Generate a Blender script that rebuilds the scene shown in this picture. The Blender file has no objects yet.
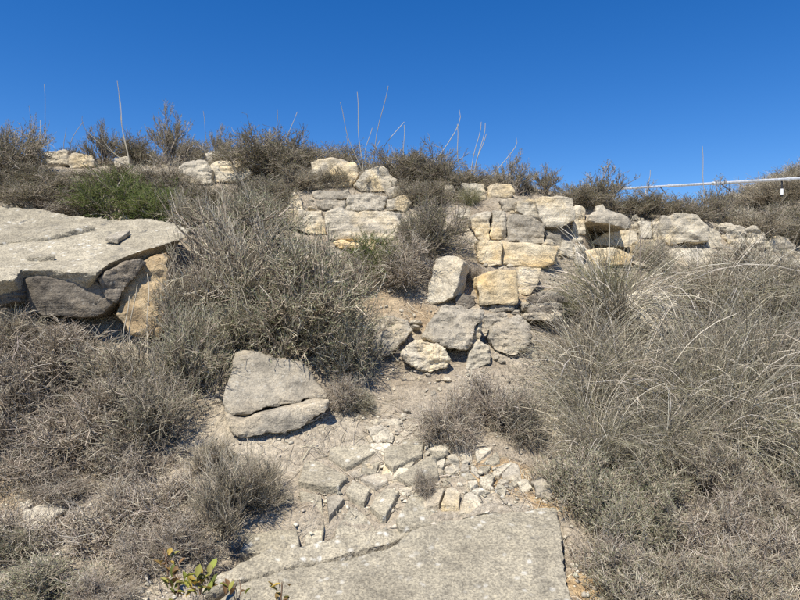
import bpy, bmesh, math, random
import numpy as np
from mathutils import Vector

random.seed(7)
RNG = np.random.default_rng(7)
SC = bpy.context.scene
COL = SC.collection

# ------------------------------------------------------------------ camera, sky, sun, exposure
FPX = 620.0                      # focal length in pixels of an 800 x 600 frame
EYE = np.array([0.0, 0.0, 1.6])
cam_data = bpy.data.cameras.new('camera')
cam_data.sensor_width = 36.0
cam_data.lens = 36.0 * FPX / 800.0
cam_data.clip_start = 0.05
cam_data.clip_end = 9000.0
cam = bpy.data.objects.new('camera', cam_data)
COL.objects.link(cam)
cam.location = EYE
cam.rotation_euler = (math.radians(90), 0, 0)
SC.camera = cam

TO_SUN = Vector((-0.27, -0.42, 0.87)).normalized()
SUN_EL = math.asin(TO_SUN.z)
SUN_AZ = math.atan2(TO_SUN.x, TO_SUN.y)      # from +Y towards +X
world = bpy.data.worlds.new('World')
SC.world = world
world.use_nodes = True
wn = world.node_tree
sky = wn.nodes.new('ShaderNodeTexSky')
sky.sky_type = 'NISHITA'
sky.sun_disc = False
sky.sun_elevation = SUN_EL
sky.sun_rotation = SUN_AZ
sky.altitude = 900
sky.air_density = 1.0
sky.dust_density = 0.0
sky.ozone_density = 4.0
bg = wn.nodes['Background']
bg.inputs['Strength'].default_value = 0.104
deep = wn.nodes.new('ShaderNodeHueSaturation')       # the camera's rendering of a clear, dry sky
deep.inputs['Hue'].default_value = 0.51
deep.inputs['Saturation'].default_value = 1.35
wn.links.new(sky.outputs[0], deep.inputs['Color'])
wn.links.new(deep.outputs[0], bg.inputs['Color'])

sun_data = bpy.data.lights.new('sun', 'SUN')
sun_data.energy = 5.0
sun_data.angle = math.radians(0.53)
sun_data.color = (1.0, 0.94, 0.84)
sun = bpy.data.objects.new('sun', sun_data)
COL.objects.link(sun)
sun.rotation_euler = (-TO_SUN).to_track_quat('-Z', 'Y').to_euler()

SC.view_settings.view_transform = 'Standard'
SC.view_settings.look = 'None'
SC.view_settings.gamma = 1.0
SC.view_settings.exposure = 0.48
SC.view_settings.use_curve_mapping = False
SC.cycles.max_bounces = 4
SC.cycles.diffuse_bounces = 3
SC.cycles.use_denoising = False

# ------------------------------------------------------------------ noise
_perm = np.random.default_rng(3).permutation(256)
_perm = np.concatenate([_perm, _perm, _perm])
_g = np.random.default_rng(4).normal(size=(256, 3))
_g /= np.linalg.norm(_g, axis=1)[:, None]


def perlin(p):
    p = np.asarray(p, float)
    i = np.floor(p).astype(int)
    f = p - i
    u = f * f * f * (f * (f * 6 - 15) + 10)
    i &= 255
    r = 0.0
    for dx in (0, 1):
        wx = u[:, 0] if dx else 1 - u[:, 0]
        for dy in (0, 1):
            wy = u[:, 1] if dy else 1 - u[:, 1]
            for dz in (0, 1):
                wz = u[:, 2] if dz else 1 - u[:, 2]
                h = _perm[_perm[_perm[i[:, 0] + dx] + i[:, 1] + dy] + i[:, 2] + dz]
                g = _g[h]
                r = r + wx * wy * wz * (g[:, 0] * (f[:, 0] - dx) + g[:, 1] * (f[:, 1] - dy) + g[:, 2] * (f[:, 2] - dz))
    return r * 1.5


def fbm(p, octv=4, gain=0.5):
    a, s, r = 1.0, 1.0, 0.0
    for k in range(octv):
        r = r + a * perlin(p * s + 17.3 * k)
        a *= gain
        s *= 2.03
    return r


# ------------------------------------------------------------------ the hillside's height
def px3(px, py, d):
    """photo pixel at distance d straight ahead -> place in the world"""
    return np.array([(px - 400) / FPX * d, d, EYE[2] + (300 - py) / FPX * d])


CTRL = [
    (0, 600, 3.3), (130, 600, 3.3), (250, 604, 3.2), (400, 604, 3.15), (560, 606, 3.15), (640, 640, 3.2), (800, 640, 3.25),
    (0, 520, 4.1), (110, 515, 4.1), (230, 520, 4.0), (320, 520, 4.0), (450, 513, 4.05), (550, 512, 4.0), (640, 560, 3.9), (800, 560, 4.1),
    (0, 440, 4.9), (130, 450, 4.8), (250, 450, 4.75), (400, 445, 4.8), (500, 450, 4.7), (600, 480, 4.7), (720, 480, 4.9), (800, 480, 5.0),
    (0, 380, 5.4), (130, 375, 5.6), (230, 385, 5.3), (330, 380, 5.5), (400, 372, 5.8), (490, 370, 5.8), (600, 405, 5.7), (700, 405, 5.9), (800, 405, 6.0),
    (40, 318, 5.9), (135, 300, 6.15), (135, 335, 5.95), (250, 310, 6.4), (370, 320, 6.3), (440, 300, 6.7), (530, 312, 6.7), (620, 335, 6.8), (720, 335, 7.0), (800, 330, 7.2),
    (60, 255, 7.0), (60, 222, 7.6), (190, 238, 7.1), (280, 250, 7.4), (380, 250, 7.45), (440, 250, 7.4), (500, 262, 7.4), (600, 270, 7.7), (700, 270, 8.1), (800, 268, 8.7),
    (60, 200, 8.2), (190, 205, 8.2), (300, 207, 8.4), (420, 207, 8.4), (520, 212, 8.2), (600, 222, 8.5), (700, 226, 8.9), (790, 246, 9.4),
    (0, 168, 10.2), (120, 164, 10.6), (220, 166, 10.4), (340, 172, 10.2), (450, 184, 10.3), (540, 192, 9.8), (620, 207, 10.2), (700, 216, 10.8), (800, 232, 11.5),
]
_P = np.array([px3(*c) for c in CTRL])
_P = np.vstack([_P, [[-6, 2.2, .05], [0, 2.2, 0.0], [6, 2.2, -.1], [-7, 14, 4.3], [0, 14, 4.1], [6, 14, 3.5], [11, 15, 3.0],
                     [-8, 9.0, 3.4], [-7, 5.0, 0.9], [10.5, 11, 2.6], [8.5, 6.5, 1.0], [6, 4, .15]]])


def _U(r2):
    return np.where(r2 > 1e-12, r2 * np.log(np.maximum(r2, 1e-12)), 0.0)


def _tps_fit(P, lam=0.02):
    n = len(P)
    d2 = ((P[:, None, :2] - P[None, :, :2]) ** 2).sum(-1)
    K = _U(d2) + lam * np.eye(n)
    Q = np.hstack([np.ones((n, 1)), P[:, :2]])
    A = np.zeros((n + 3, n + 3))
    A[:n, :n] = K; A[:n, n:] = Q; A[n:, :n] = Q.T
    return np.linalg.solve(A, np.concatenate([P[:, 2], np.zeros(3)]))


_W = _tps_fit(_P)


def smooth_height(x, y):
    xc = np.clip(x, -8.5, 11.0)
    yc = np.clip(y, 2.2, 14.5)
    n = len(_P)
    z = _W[n] + _W[n + 1] * xc + _W[n + 2] * yc
    for k in range(n):
        z = z + _W[k] * _U((xc - _P[k, 0]) ** 2 + (yc - _P[k, 1]) ** 2)
    far = np.maximum(np.hypot(x, y) - 15.0, 0.0)
    z = z - 0.05 * np.minimum(far, 60) - 0.012 * np.maximum(far - 60, 0) * (far < 500) - 5.28 * (far >= 500)
    z = z + 6.4 * np.exp(-((x - 25.0) ** 2 / (2 * 8.0 ** 2) + (y - 34.0) ** 2 / (2 * 9.0 ** 2)))
    q = x / np.maximum(y, .1)
    bed = np.clip((q + .325) / .03, 0, 1) * np.clip((.268 - q) / .02, 0, 1) * np.clip((3.98 - y) / .08, 0, 1) * np.clip((y - 2.2) / .3, 0, 1)
    hol = np.clip((q - .298) / .012, 0, 1) * np.clip((.385 - q) / .012, 0, 1) * np.clip((y - 7.95) / .1, 0, 1) * np.clip((8.75 - y) / .12, 0, 1)
    z = z - 0.38 * hol          # the hollow under the cap slab of the ledge
    z = z - 0.14 * bed          # the hollow in which the foreground slab lies
    return z


def rough_height(x, y):
    x = np.asarray(x, float); y = np.asarray(y, float)
    sh = x.shape
    x = x.ravel(); y = y.ravel()
    q = np.stack([x, y, np.zeros_like(x)], 1)
    z = smooth_height(x, y)
    near = np.clip(1.5 - np.hypot(x, y - 6) / 20.0, 0.2, 1)
    z = z + near * (0.045 * fbm(q * 1.7, 3) + 0.018 * fbm(q * 7.0 + 31, 3))
    r = np.abs(perlin(q * 3.1 + 9)) - .2
    z = z - near * 0.03 * np.clip(r, -.2, .3)
    return z.reshape(sh)


# one table of the near ground for look-ups
GX = np.arange(-9.5, 12.01, 0.045)
GY = np.arange(1.8, 16.01, 0.045)
_gx, _gy = np.meshgrid(GX, GY)
GZ = rough_height(_gx, _gy)


def hz(x, y):
    x = np.asarray(x, float); y = np.asarray(y, float)
    fx = np.clip((x - GX[0]) / 0.045, 0, len(GX) - 1.001)
    fy = np.clip((y - GY[0]) / 0.045, 0, len(GY) - 1.001)
    ix = fx.astype(int); iy = fy.astype(int)
    u = fx - ix; v = fy - iy
    return (GZ[iy, ix] * (1 - u) * (1 - v) + GZ[iy, ix + 1] * u * (1 - v) + GZ[iy + 1, ix] * (1 - u) * v + GZ[iy + 1, ix + 1] * u * v)


_T = np.arange(2.4, 15.5, 0.015)


def ground(px, py):
    """where the line of sight through a photo pixel first meets the hillside"""
    a, b = (px - 400) / FPX, (300 - py) / FPX
    z = hz(a * _T, _T)
    hit = np.nonzero(EYE[2] + b * _T <= z)[0]
    t = _T[hit[0]] if len(hit) else 12.0
    return np.array([a * t, t, float(hz(a * t, t))])


# ------------------------------------------------------------------ materials
def nodes_of(name):
    m = bpy.data.materials.new(name)
    m.use_nodes = True
    nt = m.node_tree
    b = nt.nodes['Principled BSDF']
    b.inputs['Specular IOR Level'].default_value = 0.15
    b.inputs['Roughness'].default_value = 0.92
    return m, nt, b


def N(nt, kind, **kw):
    n = nt.nodes.new(kind)
    for k, v in kw.items():
        if k in n.inputs:
            n.inputs[k].default_value = v
        else:
            setattr(n, k, v)
    return n


def ramp(nt, src, stops):
    r = nt.nodes.new('ShaderNodeValToRGB')
    e = r.color_ramp.elements
    while len(e) < len(stops):
        e.new(0.5)
    for k, (p, c) in enumerate(stops):
        e[k].position = p
        e[k].color = (*c, 1) if len(c) == 3 else c
    nt.links.new(src, r.inputs[0])
    return r.outputs[0]


def mix(nt, fac, a, b, mode='MIX'):
    m = nt.nodes.new('ShaderNodeMix')
    m.data_type = 'RGBA'
    m.blend_type = mode
    for sock, v in ((m.inputs[0], fac), (m.inputs[6], a), (m.inputs[7], b)):
        if isinstance(v, (int, float)):
            sock.default_value = v
        elif isinstance(v, tuple):
            sock.default_value = (*v, 1)
        else:
            nt.links.new(v, sock)
    return m.outputs[2]


def rock_mat(name, base, dark, stain, stain_amt=0.4, lichen=0.35, strata=0.0, crack=0.12, blot=26.0, grain=0.38):
    m, nt, b = nodes_of(name)
    L = nt.links.new
    geo = N(nt, 'ShaderNodeNewGeometry')
    P = geo.outputs['Position']
    n1 = N(nt, 'ShaderNodeTexNoise', Scale=2.6, Detail=4.0, Roughness=0.62); L(P, n1.inputs['Vector'])
    n2 = N(nt, 'ShaderNodeTexNoise', Scale=11.0, Detail=4.0, Roughness=0.7); L(P, n2.inputs['Vector'])
    n3 = N(nt, 'ShaderNodeTexNoise', Scale=70.0, Detail=2.0, Roughness=0.7); L(P, n3.inputs['Vector'])
    n4 = N(nt, 'ShaderNodeTexNoise', Scale=1.7, Detail=4.0, Roughness=0.6, Distortion=0.6)
    off = N(nt, 'ShaderNodeVectorMath', operation='ADD'); L(P, off.inputs[0]); off.inputs[1].default_value = (3.1, 8.7, 5.5)
    L(off.outputs[0], n4.inputs['Vector'])
    c = mix(nt, ramp(nt, n1.outputs[0], [(0.36, (0, 0, 0)), (0.66, (1, 1, 1))]), dark, base)
    c = mix(nt, ramp(nt, n4.outputs[0], [(0.62 - stain_amt * 0.34, (0, 0, 0)), (0.78 - stain_amt * 0.25, (1, 1, 1))]), c, stain)
    # mottling in two grain sizes
    c = mix(nt, 0.6, c, ramp(nt, n2.outputs[0], [(0.30, (0.42, 0.42, 0.43)), (0.5, (0.98, 0.97, 0.95)), (0.72, (1.32, 1.30, 1.25))]), 'MULTIPLY')
    c = mix(nt, grain, c, ramp(nt, n3.outputs[0], [(0.34, (0.42, 0.41, 0.4)), (0.5, (1, 1, 1)), (0.64, (1.6, 1.58, 1.5))]), 'MULTIPLY')
    # lichen blots, pale and dark
    v = N(nt, 'ShaderNodeTexVoronoi', Scale=blot); 
    wv = mix(nt, 0.06, P, n2.outputs['Color'], 'ADD'); L(wv, v.inputs['Vector'])
    spots = ramp(nt, v.outputs['Distance'], [(0.12, (1, 1, 1)), (0.3, (0, 0, 0))])
    gate = ramp(nt, n1.outputs[0], [(0.44, (0, 0, 0)), (0.56, (lichen, lichen, lichen))])
    c = mix(nt, mix(nt, 1.0, spots, gate, 'MULTIPLY'), c, (0.55, 0.53, 0.46))
    n5 = N(nt, 'ShaderNodeTexNoise', Scale=6.5, Detail=5.0, Roughness=0.75); L(off.outputs[0], n5.inputs['Vector'])
    c = mix(nt, ramp(nt, n5.outputs[0], [(0.60, (0, 0, 0)), (0.70, (lichen, lichen, lichen))]), c, (0.10, 0.098, 0.09))
    oi = N(nt, 'ShaderNodeObjectInfo')
    rv = N(nt, 'ShaderNodeMapRange'); rv.inputs['To Min'].default_value = 0.84; rv.inputs['To Max'].default_value = 1.14
    L(oi.outputs['Random'], rv.inputs[0])
    hsv = N(nt, 'ShaderNodeHueSaturation'); L(c, hsv.inputs['Color']); L(rv.outputs[0], hsv.inputs['Value'])
    L(hsv.outputs[0], b.inputs['Base Color'])
    # relief: pitted grain, fine cracks and, where asked, bedding lines
    cr = N(nt, 'ShaderNodeTexVoronoi', Scale=5.5, feature='DISTANCE_TO_EDGE')
    wv2 = mix(nt, 0.16, P, n2.outputs['Color'], 'ADD'); L(wv2, cr.inputs['Vector'])
    crk = ramp(nt, cr.outputs['Distance'], [(0.0, (0, 0, 0)), (0.022, (1, 1, 1))])
    add = N(nt, 'ShaderNodeMath', operation='MULTIPLY_ADD'); L(n2.outputs[0], add.inputs[0]); add.inputs[1].default_value = 1.3; 
    m3 = N(nt, 'ShaderNodeMath', operation='MULTIPLY'); L(n3.outputs[0], m3.inputs[0]); m3.inputs[1].default_value = 0.28
    L(m3.outputs[0], add.inputs[2])
    add2 = N(nt, 'ShaderNodeMath', operation='MULTIPLY_ADD'); L(crk, add2.inputs[0]); add2.inputs[1].default_value = crack; L(add.outputs[0], add2.inputs[2])
    out = add2.outputs[0]
    if strata:
        sx = N(nt, 'ShaderNodeMapping'); sx.inputs['Scale'].default_value = (1.2, 1.2, 34.0); L(P, sx.inputs['Vector'])
        ns = N(nt, 'ShaderNodeTexNoise', Scale=1.0, Detail=2.0); L(sx.outputs[0], ns.inputs['Vector'])
        a3 = N(nt, 'ShaderNodeMath', operation='MULTIPLY_ADD'); L(ns.outputs[0], a3.inputs[0]); a3.inputs[1].default_value = strata; L(out, a3.inputs[2])
        out = a3.outputs[0]
    bp = N(nt, 'ShaderNodeBump', Strength=0.85, Distance=0.022); L(out, bp.inputs['Height'])
    L(bp.outputs[0], b.inputs['Normal'])
    return m


M = {}
M['grey'] = rock_mat('grey_sandstone', (0.40, 0.36, 0.285), (0.25, 0.225, 0.18), (0.46, 0.39, 0.28), 0.35, 0.5, 0.4)
M['tan'] = rock_mat('tan_sandstone', (0.56, 0.50, 0.38), (0.36, 0.325, 0.26), (0.58, 0.46, 0.27), 0.35, 0.62, 0.5)
M['ochre'] = rock_mat('ochre_sandstone', (0.64, 0.56, 0.40), (0.54, 0.45, 0.30), (0.60, 0.44, 0.22), 0.5, 0.2, 0.3)
M['pale'] = rock_mat('pale_sandstone', (0.58, 0.53, 0.42), (0.40, 0.36, 0.28), (0.56, 0.47, 0.32), 0.3, 0.35, 0.2)
M['slab'] = rock_mat('weathered_slab', (0.365, 0.33, 0.252), (0.265, 0.238, 0.18), (0.31, 0.28, 0.212), 0.3, 0.95, 0.0, 0.02, 13.0, 0.62)
M['bank'] = rock_mat('ochre_earth', (0.42, 0.31, 0.175), (0.28, 0.205, 0.12), (0.44, 0.35, 0.22), 0.4, 0.1, 0.0)
M['dark'] = rock_mat('dark_and_shaded_rock', (0.20, 0.175, 0.14), (0.12, 0.105, 0.085), (0.25, 0.205, 0.145), 0.3, 0.3, 0.4)  # dark stones and slate; also paints shade into rock under the left ledge


def soil_mat():
    m, nt, b = nodes_of('stony_soil')
    L = nt.links.new
    geo = N(nt, 'ShaderNodeNewGeometry')
    P = geo.outputs['Position']
    at = N(nt, 'ShaderNodeAttribute', attribute_name='soil')
    n1 = N(nt, 'ShaderNodeTexNoise', Scale=1.3, Detail=4.0, Roughness=0.65); L(P, n1.inputs['Vector'])
    n2 = N(nt, 'ShaderNodeTexNoise', Scale=24.0, Detail=4.0, Roughness=0.75); L(P, n2.inputs['Vector'])
    v = N(nt, 'ShaderNodeTexVoronoi', Scale=42.0); L(mix(nt, 0.03, P, n2.outputs['Color'], 'ADD'), v.inputs['Vector'])
    v2 = N(nt, 'ShaderNodeTexVoronoi', Scale=95.0); L(P, v2.inputs['Vector'])
    c = mix(nt, ramp(nt, n1.outputs[0], [(0.35, (0, 0, 0)), (0.65, (1, 1, 1))]), (0.30, 0.25, 0.185), (0.43, 0.38, 0.295))
    c = mix(nt, at.outputs['Fac'], c, mix(nt, ramp(nt, n2.outputs[0], [(0.4, (0, 0, 0)), (0.6, (1, 1, 1))]), (0.36, 0.235, 0.11), (0.52, 0.37, 0.19)))
    peb = mix(nt, 0.6, (1, 1, 1), v.outputs['Color'], 'MIX')
    c = mix(nt, 0.42, c, ramp(nt, v.outputs['Color'], [(0.1, (0.5, 0.48, 0.45)), (0.5, (1, 1, 1)), (0.9, (1.5, 1.46, 1.38))]), 'MULTIPLY')
    c = mix(nt, 0.7, c, ramp(nt, n2.outputs[0], [(0.3, (0.5, 0.48, 0.46)), (0.5, (1, 1, 1)), (0.7, (1.3, 1.28, 1.24))]), 'MULTIPLY')
    L(c, b.inputs['Base Color'])
    a = N(nt, 'ShaderNodeMath', operation='MULTIPLY_ADD'); L(v.outputs['Distance'], a.inputs[0]); a.inputs[1].default_value = -0.8; L(n2.outputs[0], a.inputs[2])
    a2 = N(nt, 'ShaderNodeMath', operation='MULTIPLY_ADD'); L(v2.outputs['Distance'], a2.inputs[0]); a2.inputs[1].default_value = -0.4; L(a.outputs[0], a2.inputs[2])
    bp = N(nt, 'ShaderNodeBump', Strength=0.9, Distance=0.02); L(a2.outputs[0], bp.inputs['Height'])
    L(bp.outputs[0], b.inputs['Normal'])
    return m


M['soil'] = soil_mat()


def plant_mat(name, rough=0.75, translucent=0.0):
    m, nt, b = nodes_of(name)
    L = nt.links.new
    b.inputs['Roughness'].default_value = rough
    b.inputs['Specular IOR Level'].default_value = 0.25
    at = N(nt, 'ShaderNodeAttribute', attribute_name='tone')
    oi = N(nt, 'ShaderNodeObjectInfo')
    rv = N(nt, 'ShaderNodeMapRange'); rv.inputs['To Min'].default_value = 0.86; rv.inputs['To Max'].default_value = 1.16
    L(oi.outputs['Random'], rv.inputs[0])
    hsv = N(nt, 'ShaderNodeHueSaturation'); L(at.outputs['Color'], hsv.inputs['Color']); L(rv.outputs[0], hsv.inputs['Value'])
    L(hsv.outputs[0], b.inputs['Base Color'])
    if translucent:
        t = N(nt, 'ShaderNodeBsdfTranslucent'); L(hsv.outputs[0], t.inputs['Color'])
        mx = N(nt, 'ShaderNodeMixShader', Fac=translucent)
        L(b.outputs[0], mx.inputs[1]); L(t.outputs[0], mx.inputs[2])
        L(mx.outputs[0], nt.nodes['Material Output'].inputs['Surface'])
    return m


M['wood'] = plant_mat('dry_wood', 0.85)
M['leaf'] = plant_mat('small_leaf', 0.7, 0.25)
M['straw'] = plant_mat('straw', 0.6, 0.15)


def plain_mat(name, col, rough=0.5, metal=0.0):
    m, nt, b = nodes_of(name)
    n = N(nt, 'ShaderNodeTexNoise', Scale=9.0, Detail=6.0)
    tc = N(nt, 'ShaderNodeTexCoord'); nt.links.new(tc.outputs['Object'], n.inputs['Vector'])
    lo = tuple(0.8 * c for c in col); hi = tuple(min(1, 1.15 * c) for c in col)
    nt.links.new(ramp(nt, n.outputs[0], [(0.35, lo), (0.65, hi)]), b.inputs['Base Color'])
    b.inputs['Roughness'].default_value = rough
    b.inputs['Metallic'].default_value = metal
    b.inputs['Specular IOR Level'].default_value = 0.4
    return m


M['galvanised'] = plain_mat('galvanised_steel', (0.62, 0.63, 0.62), 0.55, 0.35)
M['rubber'] = plain_mat('black_hose', (0.03, 0.03, 0.035), 0.6)
M['white'] = plain_mat('white_plastic', (0.8, 0.8, 0.78), 0.5)


# ------------------------------------------------------------------ object helpers
def tag(o, label=None, cat=None, group=None, kind=None):
    for k, v in (('label', label), ('category', cat), ('group', group), ('kind', kind)):
        if v:
            o[k] = v
    return o


def empty(name, loc=(0, 0, 0), rz=0.0):
    o = bpy.data.objects.new(name, None)
    COL.objects.link(o)
    o.empty_display_size = 0.1
    o.location = loc
    o.rotation_euler = (0, 0, rz)
    return o


def link_mesh(name, me, mat, parent=None, loc=None):
    o = bpy.data.objects.new(name, me)
    COL.objects.link(o)
    if mat is not None and not me.materials:
        me.materials.append(mat)
    if parent is not None:
        o.parent = parent
    if loc is not None:
        o.location = loc
    return o


def mesh_np(name, verts, faces, tone=None, smooth=False):
    """faces: one (n, k) array"""
    me = bpy.data.meshes.new(name)
    nf, k = faces.shape
    me.vertices.add(len(verts)); me.vertices.foreach_set('co', np.asarray(verts, np.float32).ravel())
    me.loops.add(nf * k); me.loops.foreach_set('vertex_index', faces.astype(np.int32).ravel())
    me.polygons.add(nf); me.polygons.foreach_set('loop_start', np.arange(0, nf * k, k, dtype=np.int32))
    if smooth:
        me.polygons.foreach_set('use_smooth', np.ones(nf, bool))
    me.update(calc_edges=True)
    if tone is not None:
        a = me.attributes.new('tone', 'FLOAT_COLOR', 'POINT')
        a.data.foreach_set('color', np.hstack([tone, np.ones((len(tone), 1))]).astype(np.float32).ravel())
    return me


def copy_thing(src, loc, rz, scale, label=None, group=None):
    r = src.copy(); COL.objects.link(r)
    r.location = loc; r.rotation_euler = (0, 0, rz); r.scale = scale
    if label: r['label'] = label
    if group: r['group'] = group
    for ch in src.children:
        c = ch.copy(); COL.objects.link(c); c.parent = r
        for g in ch.children:
            d = g.copy(); COL.objects.link(d); d.parent = c
    return r


# ------------------------------------------------------------------ the hillside: one sheet out to the horizon
def spaced(lo, hi, step, reach):
    mid = np.arange(lo, hi + step / 2, step)
    out, s, p = [], step, 0.0
    while p < reach:
        s *= 1.22
        p += s
        out.append(p)
    out = np.array(out)
    return np.concatenate([lo - out[::-1], mid, hi + out])


sx = spaced(-8.2, 10.5, 0.042, 3500)
sy = spaced(2.6, 13.0, 0.042, 3500)
mx_, my_ = np.meshgrid(sx, sy)
mz_ = rough_height(mx_, my_)
nx, ny = len(sx), len(sy)
ii = (np.arange(ny - 1)[:, None] * nx + np.arange(nx - 1)[None, :]).ravel()
hill_v = np.stack([mx_.ravel(), my_.ravel(), mz_.ravel()], 1)
hill_me = mesh_np('hillside', hill_v, np.stack([ii, ii + 1, ii + 1 + nx, ii + nx], 1), smooth=True)
soil_w = np.zeros(len(hill_v))
for (px, py, rad, w) in [(135, 288, .45, 1.0), (500, 478, .28, .8), (540, 500, .2, .9), (430, 320, .4, .35), (380, 300, .5, .3), (40, 480, .5, .35),
                         (520, 300, .6, .4), (585, 590, .25, .8)]:
    g = ground(px, py)
    d = np.sqrt(((hill_v - g) ** 2).sum(1)) + 0.12 * perlin(hill_v * 5.0)
    soil_w = np.maximum(soil_w, w * np.clip((rad - d) / (rad * 0.5), 0, 1))
sa = hill_me.attributes.new('soil', 'FLOAT', 'POINT')
sa.data.foreach_set('value', soil_w.astype(np.float32))
hill = link_mesh('hillside', hill_me, M['soil'])
tag(hill, 'dry stony hillside of tan soil rising to the crest', kind='structure')


# ------------------------------------------------------------------ rocks
def remesh(bm, voxel):
    me = bpy.data.meshes.new('tmp'); bm.to_mesh(me); bm.free()
    o = bpy.data.objects.new('tmp', me); COL.objects.link(o)
    md = o.modifiers.new('r', 'REMESH'); md.mode = 'VOXEL'; md.voxel_size = voxel; md.use_smooth_shade = True
    dg = bpy.context.evaluated_depsgraph_get()
    out = bpy.data.meshes.new_from_object(o.evaluated_get(dg))
    bpy.data.objects.remove(o); bpy.data.meshes.remove(me)
    return out


def weather(me, size, seed, rough=1.0, layers=0.0):
    n = len(me.vertices)
    co = np.empty(n * 3, np.float32); me.vertices.foreach_get('co', co); co = co.reshape(-1, 3).astype(float)
    no = np.empty(n * 3, np.float32); me.vertex_normals.foreach_get('vector', no); no = no.reshape(-1, 3).astype(float)
    q = co + seed * 3.7
    amp = min(size, 1.0)
    d = 0.05 * amp * perlin(q * 2.2 / max(size, .2)) + 0.03 * amp * fbm(q * 5.0 / max(size, .25), 3)
    # broken, stepped faces
    s = fbm(q * (3.2 / max(size, .25)) * np.array([1, 1, 1.6]) + 40, 2) * 4
    fs = np.floor(s); ft = np.clip((s - fs) / 0.18, 0, 1)
    d = d + 0.028 * amp * (fs + ft) * 0.5
    # pits and cracks
    r = np.abs(perlin(q * 9.0 + 7))
    d = d - 0.012 * np.clip(0.10 - r, 0, .1) * 10 * min(1, size * 2)
    d = d + 0.004 * fbm(q * 28.0, 2)
    if layers:
        side = 1 - np.abs(no[:, 2])
        lz = co[:, 2] * 17 + 0.8 * perlin(q * 1.6)
        f = lz - np.floor(lz)
        d = d - layers * side * np.exp(-((f - .5) / .13) ** 2) * np.clip(perlin(q * 2.1 + 5) * 2 + .5, 0, 1)
        d = d + layers * 0.5 * side * perlin(np.stack([np.floor(lz) * 3.3 + 0 * f, co[:, 0] * 2, co[:, 1] * 2], 1))
    co = co + no * (d * rough)[:, None]
    me.vertices.foreach_set('co', co.astype(np.float32).ravel())
    me.update()
    # crisp creases between broken faces
    me.polygons.foreach_set('use_smooth', np.ones(len(me.polygons), bool))
    me.set_sharp_from_angle(angle=math.radians(32))
    return me


ROCK_SEED = [0]


def prism_rock(front, back, mat, name, rough=1.0, layers=0.0, voxel=None, chips=4, parent=None, bevel=0.05):
    """a stone between two matching outlines: bevelled, chipped by random planes, then weathered"""
    ROCK_SEED[0] += 1
    seed = ROCK_SEED[0]
    rnd = random.Random(seed * 13 + 5)
    front = np.array(front); back = np.array(back)
    allp = np.vstack([front, back])
    c = allp.mean(0)
    base = np.array([c[0], c[1], allp[:, 2].min()])
    size = float(np.sort(allp.max(0) - allp.min(0))[1:].mean())
    bm = bmesh.new()
    fv = [bm.verts.new(p - base) for p in front]
    bv = [bm.verts.new(p - base) for p in back]
    n = len(fv)
    bm.faces.new(fv); bm.faces.new(bv[::-1])
    for k in range(n):
        bm.faces.new([fv[k], bv[k], bv[(k + 1) % n], fv[(k + 1) % n]])
    bmesh.ops.triangulate(bm, faces=[f for f in bm.faces if len(f.verts) > 4])
    bmesh.ops.recalc_face_normals(bm, faces=bm.faces)
    lc = Vector(c - base)
    for k in range(chips):
        v = Vector((rnd.uniform(-1, 1), rnd.uniform(-1, 0.2), rnd.uniform(-0.3, 1))).normalized()
        m = max((vv.co - lc).dot(v) for vv in bm.verts)
        r = bmesh.ops.bisect_plane(bm, geom=bm.verts[:] + bm.edges[:] + bm.faces[:], plane_co=lc + v * m * rnd.uniform(0.86, 0.95), plane_no=v, clear_outer=True)
        ed = [e for e in r['geom_cut'] if isinstance(e, bmesh.types.BMEdge)]
        if ed:
            bmesh.ops.contextual_create(bm, geom=ed) if False else bmesh.ops.holes_fill(bm, edges=ed, sides=0)
    if voxel is None:
        voxel = min(0.028, max(0.008, size / 34))
    me = weather(remesh(bm, voxel), size, seed, rough, layers)
    o = link_mesh(name, me, M[mat], parent, loc=base)
    return o


def jag(outline, amount, step):
    """give a traced outline the small breaks a broken stone edge has"""
    rnd = random.Random(len(outline) * 7 + int(outline[0][0]))
    out = []
    n = len(outline)
    for k in range(n):
        a, b = np.array(outline[k], float), np.array(outline[(k + 1) % n], float)
        m = max(1, int(np.hypot(*(b - a)) / step))
        for j in range(m):
            p = a + (b - a) * j / m
            if j:
                p = p + np.array([rnd.uniform(-amount, amount), rnd.uniform(-amount, amount)])
            out.append(tuple(p))
    return out


def face_rock(outline, mat, label, thick=0.5, lean=0.35, proud=0.0, turn=0.0, name='rock', depth=None, group=None, layers=0.012, rough=1.0, chips=4, parent=None, shrink=0.9, grow=1.0):
    """a stone seen face-on: its face leans back by `lean`, its body runs into the hillside"""
    oc = np.array(outline, float)
    mid = (oc.max(0) + oc.min(0)) / 2
    oc = mid + (oc - mid) * grow
    pys = oc[:, 1]; cx = mid[0]
    if depth is None:
        depth = ground(cx, pys.max())[1] - proud
    z0 = EYE[2] + (300 - pys.max()) / FPX * depth
    p0 = np.array([(cx - 400) / FPX * depth, depth, z0])
    nrm = np.array([math.sin(turn), -math.cos(turn), lean]); nrm /= np.linalg.norm(nrm)
    front = []
    for (px, py) in jag([tuple(p) for p in oc], 0.7, 9):
        d = np.array([(px - 400) / FPX, 1.0, (300 - py) / FPX])
        t = np.dot(p0 - EYE, nrm) / np.dot(d, nrm)
        front.append(EYE + d * t)
    front = np.array(front)
    c = front.mean(0)
    back = c + (front - c) * shrink + np.array([-math.sin(turn) * thick, thick, -0.02])
    o = prism_rock(front, back, mat, name, rough, layers, chips=chips, parent=parent)
    if parent is None:
        tag(o, label, 'soil bank' if name == 'soil_bank' else 'rock', group)
    return o


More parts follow.
